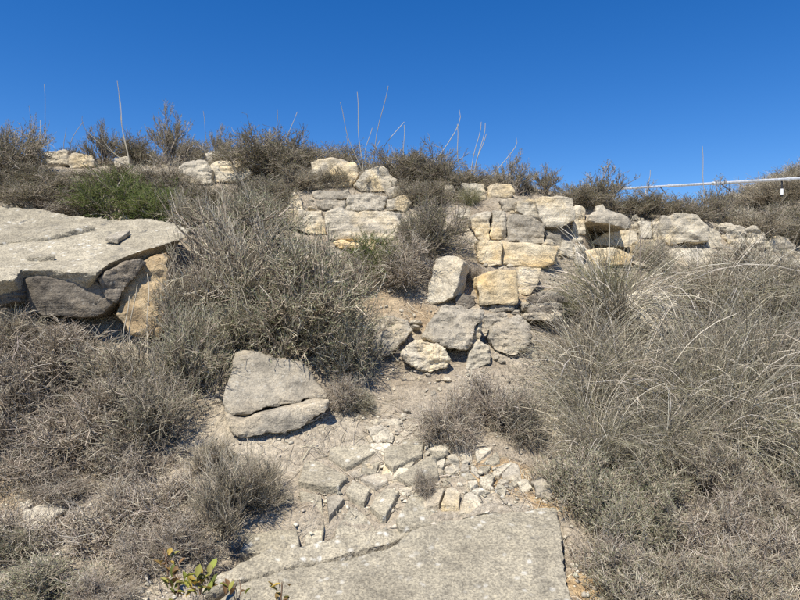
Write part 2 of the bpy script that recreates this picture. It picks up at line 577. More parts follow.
def slab_rock(outline, pts, thick, mat, label, name='rock_slab', group=None, layers=0.012, rough=0.7, voxel=0.022, flare=1.0, back_drop=0.0):
    """a flat-lying stone: its outline lies on the bedding plane through three places"""
    a, b, c = [np.array(p) for p in pts]
    nrm = np.cross(b - a, c - a); nrm /= np.linalg.norm(nrm)
    top = []
    for (px, py) in jag(outline, 1.6, 14):
        d = np.array([(px - 400) / FPX, 1.0, (300 - py) / FPX])
        t = np.dot(a - EYE, nrm) / np.dot(d, nrm)
        top.append(EYE + d * t)
    top = np.array(top)
    cc = top.mean(0)
    bot = cc + (top - cc) * flare + np.array([0, 0, -thick])
    o = prism_rock(top, bot, mat, name, rough, layers, voxel, chips=0)
    return tag(o, label, 'rock', group)


# --- the pale slab underfoot and its split upper bed
A = px3(250, 600, 3.25); B = px3(560, 600, 3.2); C = px3(500, 508, 4.0)
slab_rock([(196, 640), (214, 603), (238, 584), (300, 566), (390, 546), (430, 525), (470, 512), (503, 507), (556, 507), (563, 537), (570, 586), (578, 640)],
          [A, B, C], 0.34, 'slab', 'broad flat pale grey slab in the foreground, cut straight along its right edge', layers=0.008, rough=0.42, voxel=0.014)
slab_rock([(198, 592), (222, 572), (268, 550), (330, 539), (398, 524), (440, 515), (428, 525), (388, 543), (300, 563), (236, 581)],
          [px3(250, 590, 3.42), px3(420, 528, 3.98), px3(400, 520, 4.06)], 0.3, 'slab', 'narrow pale split layer along the back of the foreground slab', layers=0.01, rough=0.4, voxel=0.014)

# --- the big ledge on the left
LA, LB, LC = px3(0, 282, 5.45), px3(97, 274, 5.55), px3(60, 212, 7.35)
slab_rock([(-60, 290), (0, 281), (14, 279), (20, 269), (60, 271), (97, 273), (112, 262), (132, 254), (165, 244), (188, 236), (192, 228), (170, 222), (120, 219), (60, 214), (20, 210), (-60, 208)],
          [LA, LB, LC], 0.2, 'slab', 'big tilted pale ledge slab at the left, jutting out over a soil bank', layers=0.012, rough=0.5, voxel=0.02, flare=0.84)
up = np.array([0, 0, 0.035])
slab_rock([(-60, 232), (0, 243), (22, 240), (60, 235), (96, 226), (70, 216), (40, 210), (0, 209), (-60, 206)], [LA + up, LB + up, LC + up], 0.09, 'slab',
          'thin upper layer with a broken edge on the left ledge slab', layers=0.01, rough=0.5, voxel=0.018)
slab_rock([(104, 237), (118, 239), (128, 232), (131, 229), (120, 231)], [LA + up, LB + up, LC + up * 1.6], 0.05, 'grey',
          'small flake lifting from the right of the left ledge slab', layers=0.0, rough=0.5, voxel=0.01)
slab_rock([(27, 257), (40, 257), (56, 255), (40, 252)], [LA + up * .7, LB + up * .7, LC + up], 0.05, 'slab',
          'small thin flake near the front lip of the left ledge slab', layers=0.0, rough=0.5, voxel=0.01)
face_rock([(18, 276), (62, 279), (104, 280), (118, 300), (96, 318), (40, 316), (16, 302)], 'dark', 'shaded undercut rock face below the lip of the left ledge slab', thick=0.6, lean=0.0, depth=5.70, rough=0.45)  # shade below the lip is put into the rock colour
face_rock([(98, 277), (118, 266), (140, 257), (148, 262), (128, 284), (116, 304), (104, 298)], 'dark', 'shaded grey broken edge of the left ledge above the soil bank', thick=0.5, lean=0.1, depth=5.72, turn=0.5, rough=0.5)  # darker material here paints in the shade on this side
face_rock([(118, 282), (132, 266), (150, 254), (166, 250), (172, 290), (166, 336), (132, 336), (116, 316)], 'bank', 'ochre crumbling soil bank under the right end of the left ledge', name='soil_bank', thick=0.7, lean=0.3, depth=5.74, turn=0.3, layers=0, rough=0.9)
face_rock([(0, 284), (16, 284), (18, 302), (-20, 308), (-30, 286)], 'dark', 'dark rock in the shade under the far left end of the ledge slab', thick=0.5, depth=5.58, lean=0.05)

# --- the split boulder above the bare slope
face_rock([(233, 352), (252, 351), (275, 358), (303, 364), (322, 388), (328, 397), (305, 401), (275, 406), (257, 411), (240, 417), (225, 412), (223, 398)],
          'grey', 'upper half of the split grey boulder under the big grey-green shrub', thick=0.45, lean=0.8, depth=4.94, layers=0.006, rough=0.45, chips=1, turn=0.14)
face_rock([(222, 414), (242, 421), (258, 414), (305, 404), (330, 399), (329, 409), (312, 420), (298, 430), (270, 434), (240, 438), (230, 432)],
          'grey', 'lower slab of the split boulder, undercut above the bare slope', thick=0.5, lean=0.35, depth=4.80, layers=0.006, rough=0.4, chips=1, turn=0.14)

# --- stones in the middle of the slope: outline, material, label, options
MID = [
    ([(435, 258), (446, 254), (458, 257), (464, 261), (461, 274), (455, 296), (442, 302), (427, 304), (429, 287)], 'pale', 'upright pale wedge-shaped stone standing beside the yellow block', dict(thick=0.22, lean=0.35, proud=0.1, turn=-0.55, rough=0.5, layers=0, chips=2)),
    ([(454, 296), (464, 293), (475, 296), (476, 306), (464, 310), (456, 305)], 'dark', 'small dark grey stone wedged below the upright pale stone', dict(thick=0.2)),
    ([(442, 304), (464, 306), (480, 312), (481, 320), (474, 330), (471, 342), (466, 350), (450, 349), (440, 341), (421, 339), (427, 326)], 'grey', 'rounded grey boulder with an undercut front in the middle of the slope', dict(thick=0.4, lean=0.6, proud=0.22, rough=0.9)),
    ([(400, 353), (420, 340), (444, 348), (450, 360), (447, 368), (430, 373), (410, 364)], 'tan', 'brown layered rock directly beneath the rounded grey boulder', dict(thick=0.35, proud=0.05)),
    ([(372, 325), (386, 317), (408, 320), (412, 331), (405, 340), (386, 358), (374, 353)], 'grey', 'blue-grey boulder at the left end of the mid-slope rocks', dict(thick=0.4, lean=0.5, proud=0.1)),
    ([(474, 330), (482, 321), (481, 338), (473, 360), (466, 357)], 'tan', 'narrow slanting stone wedged right of the rounded grey boulder', dict(thick=0.25)),
    ([(484, 316), (508, 312), (509, 320), (489, 331), (482, 329)], 'grey', 'flat grey stone below the orange cube-shaped block', dict(thick=0.3)),
    ([(487, 337), (497, 322), (522, 315), (532, 326), (526, 347), (515, 357), (494, 351)], 'grey', 'broad cracked grey-tan boulder below the slate stack', dict(thick=0.4, lean=0.5, proud=0.06)),
    ([(486, 306), (514, 303), (515, 310), (490, 313)], 'grey', 'thin grey stone shelf just under the orange block', dict(thick=0.3)),
    ([(480, 340), (491, 348), (490, 362), (480, 368), (465, 370), (470, 352)], 'pale', 'pale stone half buried below the cracked boulder', dict(thick=0.25)),
    ([(525, 344), (538, 347), (540, 359), (525, 361)], 'tan', 'small tan block right of the cracked boulder', dict(thick=0.2)),
    ([(543, 352), (556, 356), (556, 364), (543, 364)], 'grey', 'small grey stone at the edge of the right-hand grass', dict(thick=0.15)),
    ([(367, 429), (380, 425), (393, 432), (395, 443), (376, 446)], 'tan', 'lone rounded tan stone on the bare slope right of the split boulder', dict(thick=0.15, lean=0.8, layers=0)),
    ([(369, 421), (386, 418), (402, 421), (400, 426), (372, 426)], 'tan', 'flat plank-like stone just above the lone rounded tan stone', dict(thick=0.15, lean=0.7)),
    ([(630, 296), (642, 290), (660, 288), (674, 293), (681, 303), (676, 330), (634, 330)], 'pale', 'pale rounded boulder half sunk in the right-hand grass', dict(thick=0.6, lean=0.6, proud=0.55, layers=0, rough=0.6)),
    ([(84, 424), (98, 418), (116, 424), (120, 438), (104, 446), (88, 440)], 'tan', 'tan stone showing through the twigs at the lower left', dict(thick=0.2, lean=0.8)),
    ([(22, 512), (44, 509), (56, 515), (44, 532), (24, 534)], 'pale', 'angular pale slab piece at the lower left edge', dict(thick=0.2, lean=1.0)),
    ([(46, 504), (60, 502), (64, 512), (54, 518)], 'pale', 'small pale chip beside the angular slab piece at lower left', dict(thick=0.1, lean=1.0)),
    ([(518, 482), (529, 480), (534, 488), (528, 494), (519, 492)], 'pale', 'white-grey stone at the orange soil above the foreground slab', dict(thick=0.12, lean=0.7)),
    ([(534, 484), (546, 480), (553, 490), (550, 502), (538, 498)], 'grey', 'grey stone at the right corner above the foreground slab', dict(thick=0.14, lean=0.7)),
]
for ol, mt, lb, kw in MID:
    face_rock(ol, mt, lb, **kw)
# slate stack: five thin beds
for k, (x0, x1, y) in enumerate([(524, 560, 320), (528, 565, 314), (522, 562, 309), (530, 566, 303), (536, 560, 298)]):
    face_rock([(x0, y - 5.5), ((x0 + x1) / 2, y - 7), (x1, y - 5), (x1 + 2, y - 1), ((x0 + x1) / 2, y + .5), (x0 + 2, y)], 'dark' if k % 2 else 'grey',
              'thin dark slate bed, %s in the stack right of the orange block' % ['lowest', 'second lowest', 'middle', 'second highest', 'topmost'][k],
              thick=0.35, lean=0.2, name='slate_bed', depth=6.42 + 0.05 * k, layers=0, chips=1, group='slate beds beside the orange block')

# --- the ledge of squared blocks on the right
LEDGE = [
    ([(478, 276), (492, 271), (516, 272), (518, 292), (516, 303), (480, 306)], 'ochre', 'orange-yellow cube-shaped block at the foot of the ledge', dict(proud=0.12, rough=0.5, turn=0.05)),
    ([(477, 241), (502, 242), (503, 264), (488, 266), (479, 262)], 'ochre', 'yellow block at the left end of the lower ledge course', dict(rough=0.5)),
    ([(503, 242), (530, 243), (559, 247), (558, 262), (540, 268), (504, 264)], 'ochre', 'wide pale yellow block in the middle of the lower ledge course', dict(rough=0.35, lean=0.2, proud=0.08)),
    ([(518, 266), (541, 269), (538, 282), (531, 294), (519, 295)], 'tan', 'narrow block under the wide pale yellow block, right of the orange one', dict(rough=0.5, lean=0.3)),
    ([(470, 217), (480, 211), (491, 211), (490, 240), (480, 240), (473, 230)], 'tan', 'rounded tan block at the left end of the upper ledge course', {}),
    ([(493, 211), (505, 211), (507, 239), (491, 240)], 'tan', 'narrow upright tan block, second in the upper ledge course', dict(rough=0.6)),
    ([(506, 216), (518, 213), (532, 218), (545, 224), (545, 244), (508, 241)], 'grey', 'mottled grey block under the triangular stone of the ledge', {}),
    ([(545, 231), (561, 235), (561, 247), (546, 246)], 'grey', 'small grey block between the mottled block and the ledge column', {}),
    ([(535, 199), (556, 196), (573, 199), (575, 219), (561, 227), (547, 226), (541, 220)], 'tan', 'large angular tan stone with a dark crack on its left, top of ledge', dict(proud=0.22, thick=0.7, rough=0.45, chips=1)),
    ([(517, 200), (534, 200), (542, 224), (529, 217), (517, 211)], 'tan', 'triangular tan stone left of the dark crack in the ledge', dict(proud=0.05, rough=0.6)),
    ([(488, 186), (498, 183), (511, 184), (514, 193), (510, 198), (489, 198)], 'tan', 'rounded tan capstone on top of the ledge, left of the others', {}),
    ([(463, 184), (484, 183), (487, 200), (466, 201)], 'tan', 'weathered stone with grass round it left of the rounded capstone', {}),
    ([(500, 199), (518, 197), (518, 210), (504, 211)], 'grey', 'small grey stone under the rounded capstone', {}),
    ([(456, 209), (469, 208), (471, 218), (457, 218)], 'pale', 'small pale stone at the left edge of the ledge', dict(thick=0.25)),
    ([(576, 205), (585, 209), (586, 234), (572, 235), (573, 216)], 'tan', 'upper stone of the narrow column beside the overhang', dict(rough=0.6)),
    ([(562, 240), (575, 243), (574, 258), (560, 255)], 'tan', 'small tan block at the foot of the narrow column', {}),
    ([(575, 244), (585, 246), (583, 267), (575, 265)], 'pale', 'lower upright stone of the narrow column', {}),
    ([(588, 221), (593, 212), (607, 210), (620, 214), (630, 220), (628, 228), (607, 223)], 'grey', 'grey overhanging cap slab over the shadowed hollow', dict(depth=7.95, thick=0.9, lean=0.3, rough=0.5, chips=1)),
    ([(590, 243), (602, 235), (613, 229), (638, 232), (637, 247), (612, 246)], 'tan', 'brown wedge of rock inside the shadowed hollow', dict(depth=8.42, thick=0.4)),
    ([(585, 250), (608, 249), (626, 251), (633, 257), (630, 264), (585, 266)], 'ochre', 'low yellow block under the shadowed hollow', dict(rough=0.6, proud=0.05)),
    ([(639, 221), (651, 221), (653, 238), (641, 238)], 'pale', 'pale squared stone left of the large boulder on the ledge', {}),
    ([(640, 239), (662, 241), (666, 262), (640, 262)], 'tan', 'tan stone behind the small twiggy shrub on the ledge', {}),
    ([(653, 222), (662, 220), (663, 241), (654, 240)], 'tan', 'thin upright stone against the large boulder', {}),
    ([(662, 217), (670, 214), (685, 213), (699, 216), (708, 228), (707, 240), (690, 242), (671, 244), (663, 239)], 'tan', 'largest tan boulder on the right-hand ledge with a flat top', dict(proud=0.15, thick=0.7, rough=0.7)),
    ([(708, 227), (720, 232), (722, 247), (706, 248)], 'tan', 'stone joined to the right side of the largest boulder', {}),
    ([(670, 249), (700, 249), (730, 252), (727, 266), (674, 267)], 'pale', 'long low pale block beneath the largest boulder', dict(lean=0.3)),
    ([(725, 226), (735, 223), (745, 226), (746, 247), (728, 247)], 'tan', 'crumbling stone right of the largest boulder', dict(rough=1.4)),
    ([(746, 229), (757, 228), (767, 234), (768, 247), (747, 249)], 'tan', 'crumbling tan block second from the right end of the ledge', dict(rough=1.3)),
    ([(768, 242), (777, 237), (787, 238), (796, 246), (794, 254), (769, 251)], 'tan', 'rounded stone at the right end of the ledge', {}),
    ([(762, 252), (800, 259), (830, 262), (830, 270), (766, 264)], 'pale', 'low pale stone band at the right frame edge', {}),
    ([(731, 251), (762, 252), (764, 266), (732, 266)], 'pale', 'low pale stone between the long block and the right frame edge', {}),
]
for ol, mt, lb, kw in LEDGE:
    face_rock(ol, mt, lb, **{**dict(thick=0.55, lean=0.2, proud=0.03, group='blocks of the right-hand ledge', chips=2, grow=1.04, rough=0.62, layers=0.007), **kw})

# --- the ledge in the middle and the stones on the crest
TOP = [
    ([(287, 211), (325, 211), (327, 234), (305, 232), (289, 226)], 'tan', 'left half of the long horizontal block on the middle ledge', {}),
    ([(326, 211), (360, 210), (400, 213), (401, 231), (389, 240), (345, 240), (329, 238)], 'tan', 'right half of the long horizontal block on the middle ledge', {}),
    ([(333, 241), (376, 242), (376, 250), (340, 248)], 'ochre', 'thin yellowish bed under the long horizontal block', {}),
    ([(287, 210), (293, 192), (300, 196), (303, 210)], 'tan', 'small pointed stone standing on the left end of the long block', dict(thick=0.2)),
    ([(311, 162), (325, 157), (353, 161), (358, 175), (351, 187), (320, 185), (312, 173)], 'tan', 'large rounded boulder on the crest above the long block', dict(thick=0.6)),
    ([(355, 183), (365, 170), (382, 167), (396, 179), (393, 190), (361, 191)], 'tan', 'rounded boulder on the crest with tall stalks rising beside it', dict(thick=0.6)),
    ([(312, 191), (347, 189), (351, 198), (316, 199)], 'grey', 'flat grey plate lying above the long block', {}),
    ([(348, 195), (365, 192), (386, 197), (383, 210), (347, 210)], 'grey', 'dark-fronted grey stone on top of the long block', {}),
    ([(316, 200), (344, 200), (345, 210), (318, 210)], 'grey', 'low grey stone on top of the long block, left of the dark-fronted one', {}),
    ([(386, 190), (400, 186), (416, 187), (414, 194), (388, 198)], 'grey', 'thin flat stone right of the stalk boulder', {}),
    ([(388, 199), (404, 196), (412, 202), (404, 211), (387, 210)], 'tan', 'small tan stone at the right end of the middle ledge', {}),
    ([(440, 186), (452, 184), (456, 192), (444, 195)], 'pale', 'small pale stone among the crest grass left of the ledge', {}),
    ([(45, 152), (66, 150), (69, 165), (47, 166)], 'pale', 'pale lichen-blotched boulder on the far left crest', {}),
    ([(68, 154), (80, 153), (91, 156), (94, 166), (70, 168)], 'tan', 'tan boulder right beside the blotched boulder on the left crest', {}),
    ([(114, 158), (128, 157), (130, 168), (115, 168)], 'tan', 'small tan stone below the tall stalks on the left crest', {}),
    ([(179, 166), (190, 161), (203, 160), (210, 168), (210, 183), (189, 183), (180, 176)], 'tan', 'left boulder of the group of three on the crest', dict(thick=0.5)),
    ([(206, 154), (214, 151), (224, 153), (227, 162), (210, 166)], 'tan', 'top boulder of the group of three on the crest', dict(depth=9.9)),
    ([(210, 163), (226, 160), (241, 162), (252, 173), (240, 181), (214, 182)], 'tan', 'right boulder of the group of three on the crest', dict(thick=0.5)),
    ([(140, 170), (149, 169), (151, 186), (141, 184)], 'tan', 'small upright tan stone among the green shrubs', {}),
    ([(3, 205), (14, 202), (20, 210), (12, 214), (2, 213)], 'grey', 'small stone on the back edge of the left ledge slab', dict(thick=0.2)),
    ([(23, 206), (33, 204), (37, 213), (25, 215)], 'grey', 'second small stone on the back edge of the left ledge slab', dict(thick=0.2)),
    ([(118, 217), (128, 215), (132, 222), (120, 224)], 'tan', 'small tan stone behind the left ledge below the green shrub', dict(thick=0.2)),
    ([(240, 222), (262, 218), (270, 232), (246, 236)], 'tan', 'tan stone showing behind the top of the grey shrub', {}),
    ([(596, 206), (604, 204), (606, 210), (597, 211)], 'pale', 'small pale stone lying on top of the overhanging cap slab', dict(thick=0.15, depth=8.4)),
    ([(632, 216), (637, 214), (640, 219), (633, 220)], 'pale', 'tiny pale stone between the cap slab and the squared stone', dict(thick=0.15)),
]
for ol, mt, lb, kw in TOP:
    face_rock(ol, mt, lb, **{**dict(thick=0.4, lean=0.3, proud=0.06, group='stones of the crest and middle ledge', chips=3, grow=1.06, rough=0.7, layers=0.008), **kw})


# --- shattered bedrock between the slope and the slab: separate plates
def in_poly(x, y, poly):
    c = False
    n = len(poly)
    for k in range(n):
        x0, y0 = poly[k]; x1, y1 = poly[(k + 1) % n]
        if (y0 > y) != (y1 > y) and x < (x1 - x0) * (y - y0) / (y1 - y0) + x0:
            c = not c
    return c


def clip(poly, m, n):
    out = []
    for k in range(len(poly)):
        a, b = poly[k], poly[(k + 1) % len(poly)]
        da, db = np.dot(a - m, n), np.dot(b - m, n)
        if da <= 0: out.append(a)
        if da * db < 0: out.append(a + (b - a) * da / (da - db))
    return out


def plates(region_px, spacing, label, drop, mats, seed, thick=(0.02, 0.05), tilt=.1):
    rnd = random.Random(seed)
    reg = [tuple(ground(*p)[:2]) for p in region_px]
    xs = [p[0] for p in reg]; ys = [p[1] for p in reg]
    pts = []
    y = min(ys)
    while y < max(ys):
        x = min(xs)
        while x < max(xs):
            q = (x + rnd.uniform(-.45, .45) * spacing * 1.3, y + rnd.uniform(-.42, .42) * spacing * .8)
            if in_poly(q[0], q[1], reg): pts.append(np.array(q))
            x += spacing * 1.3 * rnd.choice((.45, .7, 1.0, 1.3))
        y += spacing * 0.8
    cx, cy = np.mean(xs), np.mean(ys)
    root = empty('bedrock_shelf', (cx, cy, float(hz(cx, cy))))
    tag(root, label, 'bedrock')
    for i, p in enumerate(pts):
        if rnd.random() < drop: continue
        poly = [p + np.array(v) * spacing * 1.3 for v in ((-1, -1), (1, -1), (1, 1), (-1, 1))]
        for j, q in enumerate(pts):
            if j != i and np.hypot(*(q - p)) < spacing * 3.5:
                poly = clip(poly, (p + q) / 2, (q - p) / np.hypot(*(q - p)))
        if len(poly) < 3: continue
        c = np.mean(poly, 0)
        tx, ty, h = rnd.uniform(-tilt, tilt), rnd.uniform(-tilt, tilt), rnd.uniform(.006, .05)
        k = rnd.uniform(.72, .98)
        poly = [c + (v - c) * rnd.uniform(.8, 1.0) for v in poly]
        bm = bmesh.new()
        ring = []
        for lift, kk in ((h, k * .95), (h - .008, k), (h - rnd.uniform(*thick) - .05, k * .98)):
            r = []
            for v in poly:
                w = c + (v - c) * kk
                z = float(hz(c[0], c[1])) + (float(hz(w[0], w[1])) - float(hz(c[0], c[1]))) * .85 + lift + tx * (w[0] - c[0]) + ty * (w[1] - c[1])
                r.append(bm.verts.new((w[0] - cx, w[1] - cy, z - float(root.location.z))))
            ring.append(r)
        bm.faces.new(ring[0])
        n = len(poly)
        for a, b in ((ring[0], ring[1]), (ring[1], ring[2])):
            for q in range(n):
                bm.faces.new([a[q], b[q], b[(q + 1) % n], a[(q + 1) % n]])
        bmesh.ops.recalc_face_normals(bm, faces=bm.faces)
        me = bpy.data.meshes.new('stone_plate'); bm.to_mesh(me); bm.free()
        link_mesh('stone_plate', me, M[rnd.choice(mats)], root)
    return root


plates([(245, 552), (300, 505), (345, 462), (420, 470), (455, 510), (400, 523), (330, 536)], 0.2, 'shattered grey bedrock shelf above the foreground slab', 0.06, ['slab', 'grey', 'slab'], 1)
plates([(370, 470), (385, 448), (450, 445), (505, 475), (525, 500), (470, 509), (440, 505)], 0.1, 'patch of small broken pale plates right of the bedrock shelf', 0.3, ['pale', 'tan', 'slab', 'slab', 'grey'], 2, (.01, .03), .3)


# ------------------------------------------------------------------ loose stones
def stone_mesh(seed):
    rnd = random.Random(seed)
    bm = bmesh.new()
    bmesh.ops.create_icosphere(bm, subdivisions=2, radius=0.5)
    for k in range(9):
        v = Vector((rnd.gauss(0, 1), rnd.gauss(0, 1), rnd.gauss(0, 1))).normalized()
        lim = rnd.uniform(.27, .42)
        for vv in bm.verts:
            d = vv.co.dot(v)
            if d > lim: vv.co -= v * (d - lim)
    s = (rnd.uniform(.8, 1.2), rnd.uniform(.6, 1), rnd.uniform(.35, .65))
    for vv in bm.verts:
        vv.co = Vector((vv.co.x * s[0], vv.co.y * s[1], vv.co.z * s[2]))
    bmesh.ops.dissolve_limit(bm, angle_limit=0.06, verts=bm.verts, edges=bm.edges)
    me = bpy.data.meshes.new('loose_stone'); bm.to_mesh(me); bm.free()
    return me


STONES = {}
for mt in ('pale', 'tan', 'grey'):
    STONES[mt] = [stone_mesh(100 + k + len(mt) * 10) for k in range(6)]
    for me in STONES[mt]:
        me.materials.append(M[mt])


def scatter_stones(n, region_px, smin, smax, label, group, seed, mats=('pale', 'tan', 'grey')):
    rnd = random.Random(seed)
    xs = [p[0] for p in region_px]; ys = [p[1] for p in region_px]
    k = 0
    while k < n:
        px, py = rnd.uniform(min(xs), max(xs)), rnd.uniform(min(ys), max(ys))
        if not in_poly(px, py, region_px): continue
        g = ground(px, py)
        s = smin + (smax - smin) * rnd.random() ** 2.2
        o = link_mesh('loose_stone', rnd.choice(STONES[rnd.choice(mats)]), None, loc=(g[0], g[1], g[2] + s * .1))
        o.scale = (s, s, s)
        o.rotation_euler = (rnd.uniform(-.4, .4) + .3, rnd.uniform(-.4, .4), rnd.uniform(0, 6.3))
        tag(o, label, 'stone', group)
        k += 1


scatter_stones(46, [(340, 465), (365, 415), (420, 400), (460, 440), (520, 480), (470, 500), (400, 480)], .035, .11, 'small loose stone among the broken plates on the bare slope', 'loose stones on the bare slope', 21)
scatter_stones(34, [(375, 315), (400, 268), (425, 265), (440, 305), (415, 318), (400, 318)], .025, .085, 'small pale chip in the scree left of the upright stone', 'chips left of the upright stone', 22, ('pale', 'tan', 'pale'))
scatter_stones(30, [(375, 362), (400, 358), (480, 372), (540, 368), (545, 385), (440, 400), (380, 390)], .03, .1, 'small loose stone in the rubble below the mid-slope boulders', 'rubble below the mid-slope boulders', 23)
scatter_stones(30, [(0, 490), (130, 455), (215, 435), (220, 470), (100, 560), (0, 580)], .025, .1, 'small loose stone among the twigs at the lower left', 'loose stones at the lower left', 24, ('tan', 'pale'))
scatter_stones(16, [(590, 205), (640, 212), (730, 222), (790, 236), (700, 218)], .04, .1, 'small stone lying along the top of the right-hand ledge', 'stones along the ledge top', 25, ('pale', 'tan'))
scatter_stones(12, [(30, 212), (190, 218), (190, 226), (100, 219)], .03, .09, 'small stone along the back edge of the left ledge slab, below the shrubs', 'stones behind the left ledge', 26, ('pale', 'tan', 'grey'))

scatter_stones(60, [(470, 250), (500, 205), (560, 200), (640, 218), (790, 242), (790, 268), (600, 270), (545, 300), (520, 310)], .07, .26, 'angular broken fragment filling the gaps between the ledge blocks', 'fragments between the ledge blocks', 27, ('tan', 'tan', 'pale', 'grey'))
scatter_stones(24, [(290, 212), (310, 180), (400, 180), (460, 190), (460, 215), (400, 245), (330, 248)], .07, .22, 'angular broken fragment round the long block of the middle ledge', 'fragments of the middle ledge', 28, ('tan', 'grey'))
scatter_stones(26, [(375, 365), (380, 320), (430, 300), (480, 300), (545, 320), (545, 365), (470, 375)], .06, .18, 'angular fragment wedged between the mid-slope boulders', 'fragments between the mid-slope boulders', 29, ('tan', 'grey', 'pale'))

# gravel: too many to count
def gravel():
    proto = []
    for k in range(6):
        r = np.random.default_rng(k)
        v = np.array([[1, 0, 0], [-1, 0, 0], [0, 1, 0], [0, -1, 0], [0, 0, 1], [0, 0, -1]], float) * r.uniform(.6, 1.2, (6, 1)) + r.normal(0, .15, (6, 3))
        v[:, 2] *= .6
        proto.append(v)
    F = np.array([[0, 2, 4], [2, 1, 4], [1, 3, 4], [3, 0, 4], [2, 0, 5], [1, 2, 5], [3, 1, 5], [0, 3, 5]])
    n = 34000
    d = 3.0 + 7.5 * RNG.random(n) ** 1.4
    x = (RNG.random(n) * 1200 - 600) / FPX * d
    dens = fbm(np.stack([x, d, 0 * d], 1) * 1.4 + 3, 2)
    keep = dens + RNG.normal(0, .25, n) > -.12
    x, d = x[keep], d[keep]; n = len(x)
    z = hz(x, d)
    s = 0.004 + 0.026 * RNG.random(n) ** 4
    V = np.empty((n, 6, 3)); a = RNG.random(n) * 6.28
    idx = RNG.integers(0, 6, n)
    pv = np.array(proto)[idx] * s[:, None, None]
    V[:, :, 0] = pv[:, :, 0] * np.cos(a)[:, None] - pv[:, :, 1] * np.sin(a)[:, None] + x[:, None]
    V[:, :, 1] = pv[:, :, 0] * np.sin(a)[:, None] + pv[:, :, 1] * np.cos(a)[:, None] + d[:, None]
    V[:, :, 2] = pv[:, :, 2] + z[:, None] + s[:, None] * .25
    Fa = (F[None] + (np.arange(n) * 6)[:, None, None]).reshape(-1, 3)
    c = np.array([.52, .47, .37]) * RNG.uniform(.55, 1.35, (n, 1)) * RNG.normal(1, .012, (n, 3))
    me = mesh_np('gravel', V.reshape(-1, 3), Fa, np.repeat(c, 6, 0))
    tag(link_mesh('gravel', me, M['wood']), 'fine pale gravel strewn over the slope', kind='stuff')


gravel()


# ------------------------------------------------------------------ plants
def unit(v):
    return v / np.maximum(np.linalg.norm(v, axis=-1, keepdims=True), 1e-9)


class Stems:
    """gathers thin three-sided stems, then writes them as one mesh"""
    def __init__(s): s.V, s.F, s.T, s.n = [], [], [], 0

    def add(s, path, rad, tone):
        n, k, _ = path.shape
        d = unit(path[:, -1] - path[:, 0])
        r = RNG.normal(size=(n, 3))
        a = unit(np.cross(d, r)); b = np.cross(d, a)
        ang = np.arange(3) * 2.0944
        off = a[:, None, :] * np.cos(ang)[None, :, None] + b[:, None, :] * np.sin(ang)[None, :, None]
        V = path[:, :, None, :] + off[:, None] * rad[:, :, None, None]
        base = (np.arange(n) * k * 3)[:, None, None] + (np.arange(k - 1) * 3)[None, :, None]
        j = np.arange(3)[None, None]; j2 = (np.arange(3) + 1)[None, None] % 3
        F = np.stack([base + j, base + j2, base + 3 + j2, base + 3 + j], -1).reshape(-1, 4)
        s.V.append(V.reshape(-1, 3)); s.F.append(F + s.n); s.T.append(np.repeat(tone, k * 3, 0)); s.n += n * k * 3

    def leaves(s, pos, dirs, length, width, tone):
        n = len(pos)
        side = unit(np.cross(dirs, RNG.normal(size=(n, 3)))) * width[:, None] * .5
        L = dirs * length[:, None]
        V = np.stack([pos, pos + L * .5 + side, pos + L, pos + L * .5 - side], 1)
        F = np.arange(n * 4).reshape(-1, 4)
        s.V.append(V.reshape(-1, 3)); s.F.append(F + s.n); s.T.append(np.repeat(tone, 4, 0)); s.n += n * 4

    def mesh(s, name):
        return mesh_np(name, np.vstack(s.V), np.vstack(s.F), np.clip(np.vstack(s.T), 0.003, .95))


def tones(n, palette, spread=.18):
    p = np.array(palette)[RNG.integers(0, len(palette), n)]
    return p * RNG.uniform(1 - spread * 1.6, 1 + spread * 1.6, (n, 1)) * RNG.normal(1, .02, (n, 3))


def bend(p0, d, L, k, wob, up=0.0, droop=0.0):
    """paths from p0 along d, wandering"""
    n = len(p0)
    t = np.linspace(0, 1, k)
    path = p0[:, None] + d[:, None] * (L[:, None] * t)[:, :, None]
    w = RNG.normal(size=(n, 1, 3)) * wob * L[:, None, None]
    w2 = RNG.normal(size=(n, 1, 3)) * wob * .7 * L[:, None, None]
    path = path + w * (t * (1 - t) * 2)[None, :, None] + w2 * (np.sin(t * 7.0) * t * .4)[None, :, None]
    path[:, :, 2] += (up * L)[:, None] * t ** 2 - (droop * L)[:, None] * t ** 2.2
    return path


def sprout(path, m, tmin, L, spread, up, k, wob, outward=0.3, droop=0.0):
    """m side shoots on each path"""
    n, kk, _ = path.shape
    t = tmin + (1 - tmin) * RNG.random((n, m)) ** .8
    f = t * (kk - 1); i = np.minimum(f.astype(int), kk - 2); u = (f - i)[:, :, None]
    rows = np.arange(n)[:, None]
    p = (path[rows, i] * (1 - u) + path[rows, i + 1] * u).reshape(-1, 3)
    par = unit((path[rows, i + 1] - path[rows, i]).reshape(-1, 3))
    out = p.copy(); out[:, 2] *= .6
    d = unit(par + RNG.normal(size=par.shape) * spread + unit(out) * outward + np.array([0, 0, up]))
    ln = L * RNG.uniform(.45, 1.25, len(p))
    return bend(p, d, ln, k, wob, droop=droop)


def taper(path, r0, r1):
    n, k, _ = path.shape
    return np.linspace(r0, r1, k)[None] * RNG.uniform(.7, 1.3, (n, 1))


def dome_dirs(n, low):
    a = RNG.random(n) * 2 * math.pi
    z = low + (1 - low) * RNG.random(n) ** .9
    r = np.sqrt(np.maximum(0, 1 - z * z))
    return np.stack([r * np.cos(a), r * np.sin(a), z], 1)


